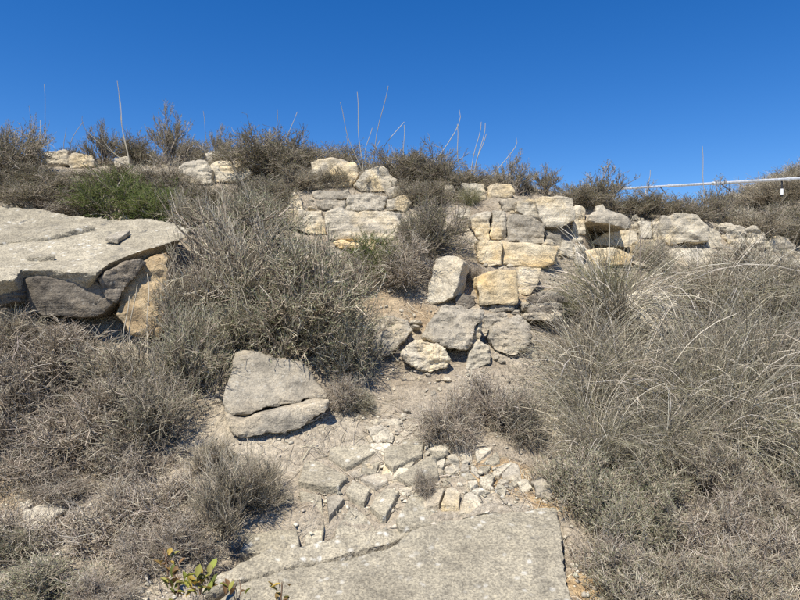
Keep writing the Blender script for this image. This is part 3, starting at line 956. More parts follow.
def make_shrub(name, wood, twig, leaf=None, n0=34, n1=10, n2=9, low=.05, height=.75, tl=.15, leaf_n=3, leaf_l=.02, leaf_w=.006, twig_r=.0027, spread=.75, up=.22, wob=.2, reach=.5, droop=0.0):
    """a bushy plant about one metre wide"""
    root = empty(name)
    d = dome_dirs(n0, low)
    p0 = np.zeros((n0, 3)); p0[:, :2] = RNG.normal(0, .05, (n0, 2)); p0[:, 2] = -.04
    tip = d * np.array([reach, reach, height]) * RNG.uniform(.6, 1.0, (n0, 1))
    # uneven outline: some sides grow further than others
    tip *= (1 + .35 * perlin(d * 1.6 + RNG.random() * 50))[:, None]
    v = tip - p0
    L0 = np.linalg.norm(v, axis=1)
    stem = bend(p0, unit(v), L0, 6, wob * 1.2)
    S = Stems(); S.add(stem, taper(stem, .010, .0045), tones(n0, wood))
    br = sprout(stem, n1, .25, .24, spread, up, 4, wob)
    S.add(br, taper(br, .0052, .003), tones(len(br), wood))
    tag(link_mesh('branches', S.mesh('branches'), M['wood'], root), kind='stuff')
    tw = sprout(br, n2, .1, tl, spread, up, 3, wob, droop=droop)
    T = Stems(); T.add(tw, taper(tw, twig_r, twig_r * .6), tones(len(tw), twig))
    tag(link_mesh('twigs', T.mesh('twigs'), M['wood'], root), kind='stuff')
    if leaf:
        m = leaf_n
        lf = sprout(tw, m, .25, leaf_l, .7, .3, 2, 0)
        G = Stems()
        G.leaves(lf[:, 0], unit(lf[:, 1] - lf[:, 0]), np.linalg.norm(lf[:, 1] - lf[:, 0], axis=1), np.full(len(lf), leaf_w), tones(len(lf), leaf))
        tag(link_mesh('foliage', G.mesh('foliage'), M['leaf'], root), kind='stuff')
    return root


def make_tussock(name, palette, n=900, length=.75, spread=.62, droop=.42, r=.0029, base=.10, fine=0):
    """arching dry grass about one metre wide"""
    root = empty(name)
    a = RNG.random(n) * 6.283
    z = RNG.uniform(.45, 1.0, n)
    rr = np.sqrt(1 - z * z) * spread / .62
    d = unit(np.stack([rr * np.cos(a), rr * np.sin(a), z], 1))
    p0 = np.stack([RNG.normal(0, base * .7, n), RNG.normal(0, base * .7, n), np.full(n, -.03)], 1)
    L = length * RNG.uniform(.5, 1.15, n)
    K = 9
    t = np.linspace(0, 1, K)
    th = RNG.uniform(0.03, .75, n)[:, None] * spread / .62 + (droop * RNG.uniform(.6, 5.2, n))[:, None] * t[None] ** 1.25
    az = a[:, None] + RNG.normal(0, .55, n)[:, None] * t[None] + .18 * np.sin(t[None] * 9 + a[:, None] * 7)
    step = np.stack([np.sin(th) * np.cos(az), np.sin(th) * np.sin(az), np.cos(th)], -1) * (L / (K - 1))[:, None, None]
    path = p0[:, None] + np.concatenate([np.zeros((n, 1, 3)), np.cumsum(step[:, :-1], 1)], 1)
    S = Stems(); S.add(path, taper(path, r, r * .45), tones(n, palette, .2))
    tag(link_mesh('blades', S.mesh('blades'), M['straw'], root), kind='stuff')
    m = 46
    am = RNG.random(m) * 6.283
    tm = np.linspace(0, 1, 9)
    thm = RNG.uniform(.05, .6, m)[:, None] + RNG.uniform(.8, 2.6, m)[:, None] * tm[None] ** 1.3
    azm = am[:, None] + RNG.normal(0, .7, m)[:, None] * tm[None]
    stm = np.stack([np.sin(thm) * np.cos(azm), np.sin(thm) * np.sin(azm), np.cos(thm)], -1) * (length * RNG.uniform(.8, 1.35, m) / 8)[:, None, None]
    pm = np.concatenate([np.zeros((m, 1, 3)), np.cumsum(stm[:, :-1], 1)], 1) + np.stack([RNG.normal(0, base, m), RNG.normal(0, base, m), np.zeros(m)], 1)[:, None]
    C_ = Stems(); C_.add(pm, taper(pm, .0048, .0028), tones(m, [(.60, .54, .42), (.50, .44, .33), (.70, .64, .52)]))
    tag(link_mesh('pale_stalks', C_.mesh('pale_stalks'), M['straw'], root), kind='stuff')
    if fine:
        tw = sprout(path, fine, .3, .13, .8, .1, 3, .15)
        T = Stems(); T.add(tw, taper(tw, r * .6, r * .4), tones(len(tw), palette, .2))
        tag(link_mesh('side_shoots', T.mesh('side_shoots'), M['straw'], root), kind='stuff')
    return root


GREYW = [(.25, .21, .16), (.18, .145, .105), (.34, .295, .23)]
GREYT = [(.42, .37, .275), (.33, .285, .21), (.56, .50, .385), (.24, .20, .145)]
VIOT = [(.40, .345, .265), (.31, .265, .205), (.55, .49, .39), (.23, .185, .135)]
SAGE = [(.27, .285, .165), (.36, .365, .225), (.21, .225, .115)]
OLIVE = [(.20, .195, .095), (.25, .23, .125), (.30, .265, .165), (.15, .155, .075)]
GREEN = [(.13, .17, .045), (.18, .215, .06), (.10, .135, .035), (.22, .22, .09)]
BROWNT = [(.29, .25, .195), (.23, .195, .15), (.36, .315, .25)]
STRAW = [(.42, .37, .27), (.33, .285, .205), (.62, .55, .42), (.26, .225, .16)]
GREYSTRAW = [(.43, .385, .285), (.33, .295, .22), (.70, .635, .50), (.25, .22, .16), (.37, .345, .22), (.30, .27, .21)]
PROTO = {
    'sage': [make_shrub('shrub', GREYW, GREYT, SAGE, leaf_n=4, leaf_l=.026, leaf_w=.006) for _ in range(2)],
    'bare': [make_shrub('shrub', GREYW, VIOT, None, n2=10, tl=.17, spread=.95, up=.12) for _ in range(2)],
    'mixed': [make_shrub('shrub', GREYW, GREYT, SAGE, leaf_n=1, leaf_l=.024, tl=.17) for _ in range(2)],
    'green': [make_shrub('shrub', BROWNT, GREEN, GREEN, leaf_n=5, leaf_l=.024, leaf_w=.005, height=.6, tl=.13) for _ in range(2)],
    'olive': [make_shrub('shrub', BROWNT, BROWNT, OLIVE, leaf_n=4, leaf_l=.026, leaf_w=.007, height=.7) for _ in range(3)],
    'upright': [make_shrub('shrub', BROWNT, BROWNT, OLIVE, n0=16, n1=10, n2=9, low=.35, leaf_n=3, leaf_l=.028, leaf_w=.008, height=.85, up=.7, tl=.13, spread=.5) for _ in range(2)],
    'thyme': [make_shrub('shrub', GREYW, GREYT, SAGE, n0=44, n1=9, n2=8, leaf_n=5, leaf_l=.02, height=.55, tl=.12) for _ in range(2)],
    'sprawl': [make_shrub('shrub', [(.20, .165, .125), (.13, .10, .075), (.30, .26, .2)], VIOT, None, n0=24, n1=7, n2=6, low=.0, height=.38, tl=.2, spread=1.1, up=.05, wob=.3, twig_r=.0032) for _ in range(2)],
    'dead': [make_shrub('shrub', GREYW, STRAW, None, n0=30, n1=10, n2=9, tl=.2, spread=.5, up=.4, height=.8) for _ in range(1)],
    'grass': [make_tussock('grass_tussock', GREYSTRAW, n=850, length=1.15), make_tussock('grass_tussock', GREYSTRAW, n=850, length=1.2, droop=.55, spread=.75), make_tussock('grass_tussock', STRAW, n=750, length=1.2, droop=.48), make_tussock('grass_tussock', GREYSTRAW, n=550, length=1.05, fine=3)],
    'greengrass': [make_tussock('grass_tussock', [(.30, .29, .15), (.25, .26, .12), (.40, .36, .22)], n=500, droop=.3, fine=3)],
}
USED = set()


def plant(kind, px, py, w, h, label, cat=None, group=None, depth=None, seed=0):
    """a plant whose foot is at a photo pixel; w and h are its size there in pixels"""
    lst = PROTO[kind]
    i = (seed + int(px * 7 + py * 3)) % len(lst)
    src = lst[i]
    if depth is None:
        g = ground(px, py)
    else:
        x = (px - 400) / FPX * depth
        g = np.array([x, depth, float(hz(x, depth))])
    m = g[1] / FPX
    sxy = w * m / (1.5 if kind in ('grass', 'greengrass') else 1.15)
    nat = {'sprawl': .5, 'green': .72, 'thyme': .68, 'upright': 1.05, 'grass': .95, 'greengrass': .85}.get(kind, .88)
    sz = h * m / nat
    rz = random.uniform(0, 6.28)
    loc = (g[0], g[1] + .0, g[2] - .02)
    if (kind, i) not in USED:
        USED.add((kind, i)); o = src
        o.location = loc; o.rotation_euler = (0, 0, rz); o.scale = (sxy, sxy, sz)
    else:
        o = copy_thing(src, loc, rz, (sxy, sxy, sz))
    grass = kind in ('grass', 'greengrass')
    tag(o, label, cat or ('grass' if grass else 'shrub'))
    if group:
        o['group'] = group
    elif 'group' in o.keys():
        del o['group']
    return o


G1 = 'shrubs of the big thicket left of centre'
plant('sage', 300, 352, 160, 128, 'grey-green leafy shrub hanging over the split boulder', group=G1)
plant('mixed', 240, 330, 140, 148, 'tall grey twiggy shrub right of the left ledge slab', group=G1)
plant('sage', 192, 398, 100, 105, 'grey shrub with a dark hollow base left of the split boulder', group=G1)
plant('sage', 348, 375, 75, 100, 'grey-green shrub beside the blue-grey boulder', group=G1)
plant('bare', 298, 305, 115, 66, 'leafless grey shrub below the long horizontal block', group=G1)
plant('sage', 250, 262, 110, 78, 'grey shrub at the top of the thicket beneath the crest boulders', group=G1)
plant('sage', 245, 352, 90, 90, 'grey-green shrub in the heart of the thicket', group=G1)
plant('bare', 218, 280, 70, 75, 'bare grey shrub behind the right tip of the ledge slab', group=G1)
plant('bare', 342, 408, 58, 45, 'small dark twig clump at the right foot of the thicket', group=G1)
plant('mixed', 178, 345, 80, 95, 'grey shrub covering the right side of the ochre soil bank', group=G1)
plant('bare', 205, 315, 80, 90, 'bare twiggy shrub just right of the white roots', group=G1)
G2 = 'twiggy shrubs below the left ledge'
plant('bare', 55, 385, 150, 78, 'wide leafless grey shrub just below the left ledge slab', group=G2)
plant('mixed', 125, 405, 120, 75, 'grey shrub in front of the ochre soil bank', group=G2)
plant('bare', 15, 440, 140, 110, 'bare grey-violet shrub at the left frame edge', group=G2)
plant('bare', 92, 446, 130, 92, 'bare shrub left of the tan stone at the lower left', group=G2)
plant('mixed', 150, 445, 110, 95, 'grey shrub above the bare soil left of the split boulder', group=G2)
plant('bare', 40, 345, 120, 45, 'low bare twigs right against the undercut ledge face', group=G2)
plant('mixed', 5, 365, 90, 70, 'grey shrub under the far left end of the ledge', group=G2)
plant('bare', 60, 496, 80, 40, 'sparse bare shrub above the angular pale slab piece', group=G2)
G3 = 'dry plants at the lower left'
for (px, py, w, h, lb) in [(30, 545, 120, 40, 'sprawling dead twigs beside the angular slab piece'), (100, 545, 130, 46, 'sprawling dead twigs over the crooked dark branch'), (165, 520, 110, 44, 'sprawling dead twigs left of the straw-brown bush'),
                          (70, 470, 120, 44, 'sprawling dead twigs around the bleached branch'), (140, 475, 100, 36, 'sprawling dead twigs over the bare soil at left'), (190, 555, 80, 40, 'sprawling dead twigs at the foot of the straw-brown bush'), (20, 480, 100, 40, 'sprawling dead twigs at the left frame edge')]:
    plant('sprawl', px, py, w, h, lb, group=G3)
plant('dead', 232, 528, 110, 85, 'dry straw-brown bush left of the bedrock shelf', group=G3)
plant('dead', 262, 505, 70, 55, 'smaller dry bush just right of the straw-brown bush', group=G3)
plant('bare', 160, 560, 95, 55, 'dead grey twigs above the leafy succulent plants', group=G3)
plant('thyme', 45, 594, 130, 46, 'low grey-green cushion at the bottom left corner', group=G3)
plant('bare', 100, 602, 80, 40, 'low bare twigs at the bottom edge left of the succulents', group=G3)
plant('thyme', 10, 560, 70, 40, 'small grey-green cushion at the left edge near the bottom', group=G3)
plant('dead', 215, 470, 60, 40, 'thin dry tuft below the split boulder on its left', group=G3)
plant('bare', 130, 505, 70, 34, 'sparse dead twigs in the middle of the lower left soil', group=G3)
# centre
plant('olive', 430, 255, 82, 72, 'olive-green rounded shrub left of the ledge above the upright stone')
plant('bare', 405, 282, 80, 50, 'grey leafless shrub under the olive shrub')
plant('green', 370, 276, 75, 45, 'low green shrub below the right half of the long block')
plant('bare', 345, 290, 60, 40, 'small bare shrub left of the scree')
plant('bare', 450, 440, 72, 70, 'grey twiggy shrub on the slope below the mid-slope boulders')
plant('bare', 492, 420, 90, 65, 'grey twiggy shrub right of the slope shrub, beside the long grass')
plant('mixed', 520, 440, 70, 60, 'grey shrub at the left edge of the long grass above the orange soil')
plant('thyme', 360, 412, 40, 28, 'small grey-green tuft at the top of the bare slope')
plant('bare', 424, 500, 28, 45, 'single spindly twig plant on the broken plates')
plant('bare', 470, 280, 26, 28, 'small dark twig clump between the olive shrub and the yellow block')
# upper left
G4 = 'green shrubs above the left ledge'
plant('green', 118, 218, 95, 52, 'bright green bushy shrub behind the left ledge slab', group=G4)
plant('green', 165, 222, 70, 45, 'green shrub behind the right end of the ledge slab', group=G4)
plant('olive', 42, 208, 100, 36, 'olive shrub behind the ledge at the left edge', group=G4)
plant('bare', 75, 216, 80, 26, 'low dark-grey twigs along the back of the left ledge slab', group=G4)
plant('olive', 85, 196, 80, 24, 'olive shrub below the blotched crest boulder', group=G4)
plant('olive', 160, 200, 70, 30, 'olive shrub around the small upright stone', group=G4)
plant('olive', 212, 208, 80, 26, 'olive-grey shrub below the group of three boulders', group=G4)
plant('mixed', 190, 230, 60, 45, 'grey grassy shrub at the tip of the left ledge slab', group=G4)
G5 = 'shrubs along the crest'
CREST = [
    ('olive', 8, 178, 66, 70, 'brown-green shrub on the crest at the left frame edge'), ('olive', 78, 157, 50, 24, 'low brush between the left edge and the blotched boulder'),
    ('upright', 102, 166, 45, 46, 'wispy upright shrub on the crest behind the tall left stalks'), ('upright', 166, 166, 55, 64, 'tallest crest shrub with a ragged pointed top'),
    ('olive', 140, 166, 50, 36, 'low shrub just left of the tallest crest shrub'), ('upright', 222, 164, 40, 40, 'upright shrub behind the group of three boulders'),
    ('olive', 190, 162, 45, 32, 'brush between the tallest shrub and the three boulders'), ('olive', 262, 178, 85, 54, 'dense brown-green shrub left of the large crest boulder'),
    ('olive', 302, 172, 75, 46, 'dense shrub rising behind the large crest boulder on its left'), ('olive', 268, 206, 50, 30, 'olive brush left of the pointed stone'),
    ('olive', 340, 164, 60, 32, 'shrub right behind the large crest boulder'), ('olive', 398, 184, 75, 46, 'dense shrub right of the stalk boulder'),
    ('olive', 432, 188, 65, 44, 'shrub on the crest above the olive-green rounded shrub'), ('olive', 465, 190, 55, 26, 'low crest brush left of the rounded capstone'),
    ('upright', 511, 194, 52, 46, 'dark spiky shrub on the crest above the triangular stone'), ('upright', 546, 196, 45, 32, 'small dark shrub above the large angular stone'),
    ('olive', 578, 206, 50, 30, 'low brush left of the spiky shrub above the overhang'), ('upright', 610, 214, 80, 52, 'wide spiky brown shrub above the overhang'),
    ('olive', 645, 216, 60, 30, 'low olive brush behind the squared stone'), ('olive', 682, 222, 60, 30, 'low brush behind the largest boulder'),
    ('upright', 722, 226, 64, 50, 'reddish-brown spiky shrub right behind the largest boulder'), ('mixed', 758, 238, 60, 34, 'grey brush behind the crumbling stones'),
    ('olive', 795, 244, 60, 32, 'brush behind the rounded stone at the right end'), ('mixed', 412, 200, 40, 22, 'small grass-like tuft on the middle ledge'),
    ('olive', 30, 190, 80, 26, 'brown-green brush below the shrub at the left frame edge'), ('olive', 118, 186, 80, 22, 'olive brush under the tall left stalks'),
    ('mixed', 165, 190, 60, 26, 'grey-green brush left of the group of three boulders'), ('olive', 262, 205, 66, 34, 'olive brush right of the group of three boulders'),
    ('mixed', 258, 222, 60, 36, 'grey brush left of the pointed stone and long block'), ('olive', 430, 205, 60, 30, 'low olive brush right of the middle ledge'),
    ('olive', 240, 172, 50, 32, 'small brush behind the right boulder of the three'), ('olive', 5, 200, 60, 36, 'low olive brush at the very left above the ledge'),
    ('olive', 490, 184, 40, 20, 'small brush behind the rounded capstone'), ('mixed', 300, 190, 44, 26, 'grey tuft left of the large crest boulder'),
    ('olive', 330, 186, 40, 22, 'small tuft in front of the large crest boulder'), ('olive', 375, 188, 36, 20, 'small tuft in front of the stalk boulder'),
]
for k, px, py, w, h, lb in CREST:
    plant(k, px, py, w * 1.22, h * 1.06, lb, group=G5)
plant('olive', 240, 235, 70, 36, 'olive brush at the top left of the grey thicket')
plant('olive', 300, 258, 55, 22, 'olive brush right under the long horizontal block')
plant('greengrass', 470, 205, 40, 26, 'yellow-green grass round the weathered stone')
# right-hand tangle
plant('greengrass', 600, 305, 90, 60, 'yellow-green grass under the low yellow block')
plant('greengrass', 565, 318, 60, 42, 'yellow-green grass right of the wide yellow block')
plant('mixed', 655, 272, 44, 45, 'twiggy grey shrub in front of the pale squared stone')
plant('mixed', 748, 292, 90, 56, 'grey shrub in front of the crumbling stones')
plant('bare', 700, 292, 70, 42, 'grey twigs in front of the long low pale block')
plant('mixed', 795, 300, 80, 50, 'grey shrub below the right end of the ledge')
rnd = random.Random(5)
GG = 'arching grass of the right-hand tangle'
rows = [(330, [612, 728, 785, 830]), (378, [600, 715, 765, 820]), (425, [590, 640, 700, 760, 825]), (468, [600, 660, 725, 790])]
ORD = ['first', 'second', 'third', 'fourth', 'fifth', 'sixth']
for py, xs in rows:
    for qi, px in enumerate(xs):
        plant('grass', px + rnd.uniform(-10, 10), py + rnd.uniform(-10, 10), rnd.uniform(125, 180), rnd.uniform(80, 118) * {330: .82, 378: .78}.get(py, 1.12), 'arching straw grass tussock, %s from left in the %s rank of the right-hand tangle' % (ORD[qi], {330: 'topmost', 378: 'second', 425: 'third', 468: 'lowest'}[py]), group=GG, seed=rnd.randint(0, 9))
for (px, py, w, h, lb) in [(600, 575, 90, 45, 'dark sprawling twigs against the right edge of the slab'), (670, 560, 120, 50, 'dark sprawling twigs among the right-hand cushions'), (760, 585, 130, 55, 'dark sprawling twigs at the bottom right')]:
    plant('sprawl', px, py, w, h, lb)
GT = 'grey-green cushions at the lower right'
for py, xs in [(500, [585, 640, 700, 760, 815]), (545, [600, 655, 715, 775]), (600, [620, 680, 740, 800]), (640, [650, 770])]:
    for qi, px in enumerate(xs):
        plant(rnd.choice(['thyme', 'thyme', 'mixed', 'bare']), px + rnd.uniform(-12, 12), py + rnd.uniform(-8, 8), rnd.uniform(95, 130), rnd.uniform(52, 76), 'low grey-green cushion shrub, %s from the left in the %s row right of the slab' % (ORD[qi], {500: 'topmost', 545: 'second', 600: 'third', 640: 'lowest'}[py]), group=GT, seed=rnd.randint(0, 9))
# far brown brush on the hill beyond
GF = 'far brown brush beyond the ledge'
for k in range(80):
    x = rnd.uniform(14, 30); y = rnd.uniform(25, 36)
    z = float(smooth_height(np.array([x]), np.array([y]))[0])
    src = PROTO[rnd.choice(['olive', 'olive', 'dead', 'mixed'])][0]
    s = rnd.uniform(1.5, 2.4)
    o = copy_thing(src, (x, y, z - .05), rnd.uniform(0, 6), (s * 1.2, s * 1.2, s * .8))
    tag(o, 'brown brush on the farther hill at the right frame edge', 'shrub', GF)


# --- tall dry stalks against the sky
def tube_path(S, pts, r0, r1, col):
    p = np.array(pts)[None]
    S.add(p, np.linspace(r0, r1, p.shape[1])[None], np.array([col]))


def stalks(foot, tips, label, depth=None, col=(.52, .47, .36), name='tall_grass', cat='grass', part='stalk'):
    g = ground(*foot) if depth is None else np.array([(foot[0] - 400) / FPX * depth, depth, float(hz((foot[0] - 400) / FPX * depth, depth))])
    root = empty(name, g)
    tag(root, label, cat)
    for (fx, tx, ty, curve) in tips:
        d = g[1] + random.uniform(-.15, .15)
        b = np.array([(fx - 400) / FPX * d, d, 0]); b[2] = float(hz(b[0], b[1])) - .02
        t = px3(tx, ty, d + random.uniform(-.2, .1))
        pts = []
        for u in np.linspace(0, 1, 9):
            p = b + (t - b) * u
            p[0] += curve * (u * u - u) * 2.0 + .012 * math.sin(u * 9)
            p[2] += abs(curve) * (u - u * u) * .8
            pts.append(p - g)
        S = Stems(); tube_path(S, pts, .0075, .0048, col)
        link_mesh(part, S.mesh(part), M['straw'], root)
    return root


stalks((132, 168), [(131, 117, 81, .05), (130, 119, 95, .03), (135, 82, 116, .55), (133, 100, 128, .3)], 'pair of tall pale stalks with a drooping one, left crest')
stalks((50, 160), [(49, 44, 84, .02), (48, 40, 120, .1)], 'thin single stalk on the crest near the left edge')
stalks((70, 165), [(72, 83, 122, .25), (68, 66, 128, .1)], 'short bent stalks above the blotched boulder')
stalks((213, 162), [(213, 203, 111, .05)], 'single stalk left of the upright shrub behind three boulders')
stalks((362, 178), [(365, 340, 102, .1), (364, 357, 92, .03), (370, 388, 86, .04), (366, 372, 128, .1), (372, 404, 122, .15), (362, 346, 136, .1), (368, 380, 140, .1)], 'fan of tall stalks beside the stalk boulder on the crest')
stalks((408, 186), [(406, 459, 110, -.5), (408, 404, 125, .05)], 'long stalk leaning right over the crest shrubs')
stalks((463, 188), [(462, 457, 124, .03), (465, 481, 122, -.05), (467, 485, 123, -.1), (470, 486, 134, .02), (470, 516, 138, -.4)], 'cluster of stalks on the crest left of the dark spiky shrub')
stalks((280, 172), [(278, 277, 110, .03), (282, 297, 112, .1)], 'short faint stalks above the dense crest shrub')
stalks((708, 222), [(709, 702, 146, .04), (706, 704, 190, .1)], 'lone tall stalk on the ledge crossing in front of the pipe')
stalks((648, 214), [(648, 650, 170, .03)], 'short stalk near the left end of the pipe')
stalks((655, 345), [(658, 640, 235, .15)], 'straw stalk rising in front of the ledge from the long grass', col=(.42, .34, .27))
stalks((150, 350), [(133, 137, 284, .08), (127, 129, 296, .06), (144, 147, 274, -.05)], 'white roots hanging down the ochre soil bank', depth=5.62, col=(.62, .55, .42), name='bare_roots', cat='root', part='root_strand')


# ------------------------------------------------------------------ ground litter and dry grass: uncountable
def litter():
    n = 20000
    d = 3.0 + 8 * RNG.random(n) ** 1.2
    x = (RNG.random(n) * 1200 - 600) / FPX * d
    q = np.stack([x, d, 0 * d], 1)
    slab_clear = ~((d < 4.1) & (x > -1.25) & (x < .95))
    keep = (fbm(q * 1.1 + 70, 2) + RNG.normal(0, .2, n) > -.1) & slab_clear
    x, d = x[keep], d[keep]; n = len(x)
    a = RNG.random(n) * 6.283
    L = RNG.uniform(.04, .20, n)
    x1, y1 = x + np.cos(a) * L, d + np.sin(a) * L
    xm, ym = (x + x1) / 2 + RNG.normal(0, .012, n), (d + y1) / 2 + RNG.normal(0, .012, n)
    lift = RNG.uniform(.004, .03, n)
    path = np.stack([np.stack([x, d, hz(x, d) + .004], 1), np.stack([xm, ym, hz(xm, ym) + lift], 1), np.stack([x1, y1, hz(x1, y1) + lift * RNG.uniform(.2, 2.5, n)], 1)], 1)
    S = Stems(); S.add(path, taper(path, .0024, .0015), tones(n, GREYT + BROWNT + STRAW))
    tag(link_mesh('twig_litter', S.mesh('twig_litter'), M['wood']), 'dead twigs and straw strewn over the slope', kind='stuff')


def turf():
    n = 60000
    d = 3.4 + 9 * RNG.random(n) ** .75
    x = (RNG.random(n) * 1200 - 600) / FPX * d
    q = np.stack([x, d, 0 * d], 1)
    bare = np.zeros(n, bool)
    for (px, py, rad) in [(400, 480, .9), (330, 510, .8), (420, 300, .55), (500, 260, 1.0), (440, 350, .6), (60, 245, 1.1), (440, 400, .5), (270, 400, .5), (540, 220, .6), (620, 240, .8), (700, 240, .9)]:
        g = ground(px, py); bare |= np.hypot(x - g[0], d - g[1]) < rad
    keep = (fbm(q * .9 + 20, 3) + RNG.normal(0, .18, n) > -.02) & ~bare & ~((d < 4.3) & (x > -1.4) & (x < 1.1))
    x, d = x[keep], d[keep]; n = len(x)
    p0 = np.stack([x, d, hz(x, d) - .01], 1)
    dirs = unit(RNG.normal(0, .5, (n, 3)) + np.array([0, -.1, 1]))
    path = bend(p0, dirs, RNG.uniform(.05, .2, n) * np.where(d > 7.5, 1.6, 1.0), 4, .15, droop=.25)
    S = Stems(); S.add(path, taper(path, .0024, .001), tones(n, STRAW + GREYSTRAW + [(.25, .24, .12)]))
    tag(link_mesh('dry_grass', S.mesh('dry_grass'), M['straw']), 'short dry grass covering the upper slope', kind='stuff')


litter()
turf()


# ------------------------------------------------------------------ bleached branches, leafy plants, pale flecks
def branch(pix, r0, label, col, lift=.03):
    g = ground(*pix[0])
    pts = []
    for k, p in enumerate(pix):
        q = ground(*p); q[2] += lift + .02 * math.sin(k * 1.7); pts.append(q - g)
    P = np.array(pts)
    t = np.linspace(0, len(P) - 1, len(P) * 3)
    Q = np.stack([np.interp(t, np.arange(len(P)), P[:, c]) for c in range(3)], 1)
    Q += RNG.normal(0, .006, Q.shape)
    root = empty('dead_branch', g)
    tag(root, label, 'branch')
    S = Stems(); tube_path(S, Q, r0, r0 * .5, col)
    link_mesh('limb', S.mesh('limb'), M['wood'], root)
    m = 7
    tw = sprout(Q[None], m, .2, .13, .7, .3, 4, .15)
    T = Stems(); T.add(tw, taper(tw, r0 * .35, r0 * .15), np.repeat([col], m, 0))
    tag(link_mesh('twigs', T.mesh('twigs'), M['wood'], root), kind='stuff')


branch([(94, 468), (106, 478), (120, 486), (134, 498), (138, 506)], .008, 'bleached pale branch lying across the lower left twigs', (.50, .46, .39))
branch([(118, 524), (132, 516), (146, 500), (158, 486)], .007, 'dark dead branch right of the bleached branch', (.14, .115, .09))
branch([(84, 418), (100, 415), (114, 420), (122, 434), (112, 452), (106, 462)], .009, 'dark curved branch looping round the tan stone at lower left', (.10, .08, .065))
branch([(70, 522), (84, 524), (98, 530), (112, 545), (130, 555)], .007, 'dark crooked branch low in the lower left twigs', (.12, .10, .08))
branch([(150, 590), (142, 572), (146, 552), (140, 540)], .007, 'pale forked branch above the succulents', (.46, .43, .37))
branch([(186, 378), (196, 388), (208, 396), (214, 402)], .006, 'pale stick in the dark hollow left of the split boulder', (.5, .46, .4))
branch([(300, 432), (318, 424), (332, 412), (338, 404)], .007, 'bundle of pale sticks against the right of the split boulder', (.48, .44, .37))
branch([(556, 596), (553, 578), (549, 560)], .004, 'thin dark twig lying on the right edge of the foreground slab', (.12, .1, .08), lift=.165)


def leafy(px, py, n, label, cols, size=.055, depth=None):
    g = ground(px, py) if depth is None else px3(px, py, depth)
    g[2] += .005
    root = empty('leafy_plant', g)
    tag(root, label, 'plant')
    for k in range(n):
        a = k * 2.4 + random.uniform(-.3, .3)
        el = random.uniform(.5, 1.25)
        d = np.array([math.cos(a) * math.cos(el), math.sin(a) * math.cos(el), math.sin(el)])
        base = np.array([random.uniform(-.05, .05), random.uniform(-.04, .04), random.uniform(-.02, .09)])
        s = unit(np.cross(d, [0.2, 0.1, 1])); u = np.cross(s, d)
        L = size * random.uniform(.8, 1.3); W = L * .5
        V, F = [], []
        for side in (0, 1):
            for (t, w) in ((0, .12), (.25, .7), (.55, 1), (.8, .72), (1, .05)):
                for q in (-1, 0, 1):
                    V.append(base + d * L * t + s * W * .5 * w * q + u * (.006 * abs(q) * w - .012 * t * t - .0022 * side))
        for r in range(4):
            for q in range(2):
                a0 = r * 3 + q
                F.append([a0, a0 + 1, a0 + 4, a0 + 3]); F.append([15 + a0, 15 + a0 + 3, 15 + a0 + 4, 15 + a0 + 1])
        c = np.array(random.choice(cols)) * random.uniform(.8, 1.2)
        me = mesh_np('leaf', np.array(V), np.array(F), np.repeat([c], 30, 0), smooth=True)
        link_mesh('leaf', me, M['leaf'], root)
    S = Stems()
    for k in range(3):
        tube_path(S, [(0, 0, -.02), (random.uniform(-.02, .02), random.uniform(-.02, .02), .05), (random.uniform(-.03, .03), random.uniform(-.03, .03), .11)], .004, .002, (.25, .16, .10))
    link_mesh('stem', S.mesh('stem'), M['wood'], root)


LG = [(.24, .27, .05), (.32, .31, .07), (.17, .20, .05)]
LY = [(.42, .30, .07), (.30, .20, .07), (.36, .33, .10), (.22, .13, .06)]
leafy(200, 592, 26, 'green leafy plant at the bottom edge left of the foreground slab', LG + LG + LY, .058, 3.12)
leafy(178, 594, 22, 'yellow-green leafy plant at the bottom edge, left of the green one', LG + LY, .052, 3.12)
leafy(237, 603, 8, 'small yellowing leafy sprig at the lower left corner of the slab', LY + LG, .05, 3.16)
leafy(280, 603, 11, 'reddish-yellow leafy sprig on the bottom left of the slab', LY, .042, 3.16)
leafy(168, 572, 10, 'brownish yellow leaves among the dead twigs above the leafy plants', LY, .045, 3.3)


def fleck(px, py, L, rot):
    g = ground(px, py); d = g[1] - .28
    p = px3(px, py, d)
    V, F = [], []
    for k in range(5):
        t = k / 4 - .5
        w = .0045 * (1 - abs(t) * 1.4)
        for (sx_, sy_) in ((-1, -1), (1, -1), (1, 1), (-1, 1)):
            V.append((t * L * math.cos(rot) - sx_ * w * math.sin(rot), sy_ * .0015 + t * t * .03, t * L * math.sin(rot) + sx_ * w * math.cos(rot) + t * t * .02))
    for k in range(4):
        for q in range(4):
            F.append([k * 4 + q, k * 4 + (q + 1) % 4, k * 4 + 4 + (q + 1) % 4, k * 4 + 4 + q])
    me = mesh_np('dry_husk', np.array(V), np.array(F), np.repeat([(.80, .78, .72)], 20, 0), smooth=True)
    tag(link_mesh('dry_husk', me, M['straw'], loc=p), 'small white dry husk caught in the right-hand grass tangle', 'husk', 'white husks in the grass')


for (px, py, L, rot) in [(670, 412, .06, .8), (701, 417, .06, -.7), (694, 460, .045, .7), (702, 463, .05, -.8), (656, 472, .04, 1.4), (736, 402, .035, -.6), (733, 374, .03, 1.2), (697, 370, .045, -1.2), (688, 312, .05, .5), (633, 374, .03, .9), (572, 300, .04, .9), (604, 313, .05, .8), (627, 310, .035, -1.2), (790, 502, .04, -.5), (680, 245, .03, .3)]:
    fleck(px, py, L, rot)


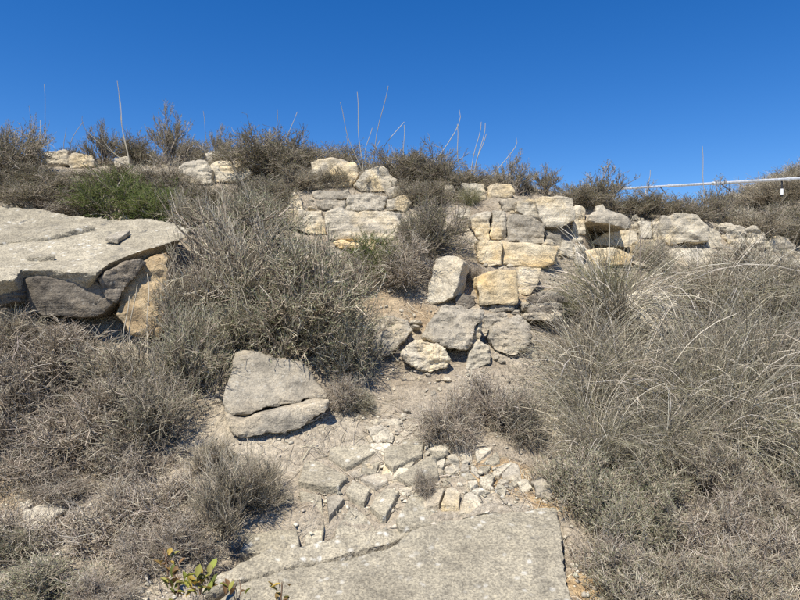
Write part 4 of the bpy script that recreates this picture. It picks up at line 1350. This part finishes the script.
# ------------------------------------------------------------------ irrigation pipe beyond the crest
def irrigation():
    a = px3(590, 190.5, 34.0); b = px3(800, 178.5, 19.0); c = b + (b - a) * .35
    root = empty('irrigation_pipe', (c[0], c[1], float(smooth_height(np.array([c[0]]), np.array([c[1]]))[0])))
    tag(root, 'long pale metal irrigation pipe raised above the hill at upper right', 'pipe')
    o0 = np.array(root.location)

    def rod(name, p, q, r, mat, parent=root, seg=10):
        p = Vector(p - o0); q = Vector(q - o0)
        bm = bmesh.new()
        bmesh.ops.create_cone(bm, cap_ends=True, segments=seg, radius1=r, radius2=r, depth=(q - p).length)
        rot = (q - p).to_track_quat('Z', 'Y').to_matrix().to_4x4()
        bmesh.ops.transform(bm, matrix=rot, verts=bm.verts)
        bmesh.ops.translate(bm, vec=(p + q) / 2, verts=bm.verts)
        me = bpy.data.meshes.new(name); bm.to_mesh(me); bm.free()
        return link_mesh(name, me, M[mat], parent)

    at = lambda u: a + (b - a) * u
    rod('pipe', a, c, .05, 'galvanised')
    for u in (.30, .52, .72, .97, 1.2):
        d = unit(b - a) * .06
        rod('flange', at(u) - d, at(u) + d, .07, 'galvanised')
    # drop hoses with sprinkler heads
    dn = np.array([0, 0, -1.0])
    for u, L, mt in ((.95, .30, 'rubber'),):
        p = at(u)
        rod('drop_hose', p, p + dn * L, .026, mt)
        h = rod('sprinkler_head', p + dn * L, p + dn * (L + .18), .045, 'white')
        rod('sprinkler_nozzle', p + dn * (L + .18), p + dn * (L + .24), .02, 'rubber', root)
    # gooseneck outlets and slack hoses under the pipe
    for u, s in ((.40, .75), (.47, .7), (.745, .55)):
        p = at(u); dx = unit(b - a)
        prev = p
        for k in range(1, 5):
            q = p + dx * (s * .28 * k) + dn * (.16 * k * s + (.15 if k > 2 else 0) * s)
            if u > .7 and k > 2: q = q + np.array([0, 0, .2 * s])
            rod('slack_hose', prev, q, .022, 'rubber', seg=6); prev = q
    # tower legs carrying the pipe outside the picture and behind the crest
    for p in (a, c):
        for sx_ in (-1.2, 1.2):
            f = np.array([p[0] + sx_ * .5, p[1] + sx_, 0]); f[2] = float(smooth_height(np.array([f[0]]), np.array([f[1]]))[0]) - .1
            rod('tower_leg', p, f, .05, 'galvanised')


irrigation()

# prototypes never placed are removed
for kind, lst in PROTO.items():
    for i, o in enumerate(lst):
        if (kind, i) not in USED:
            for ch in list(o.children):
                bpy.data.objects.remove(ch)
            bpy.data.objects.remove(o)
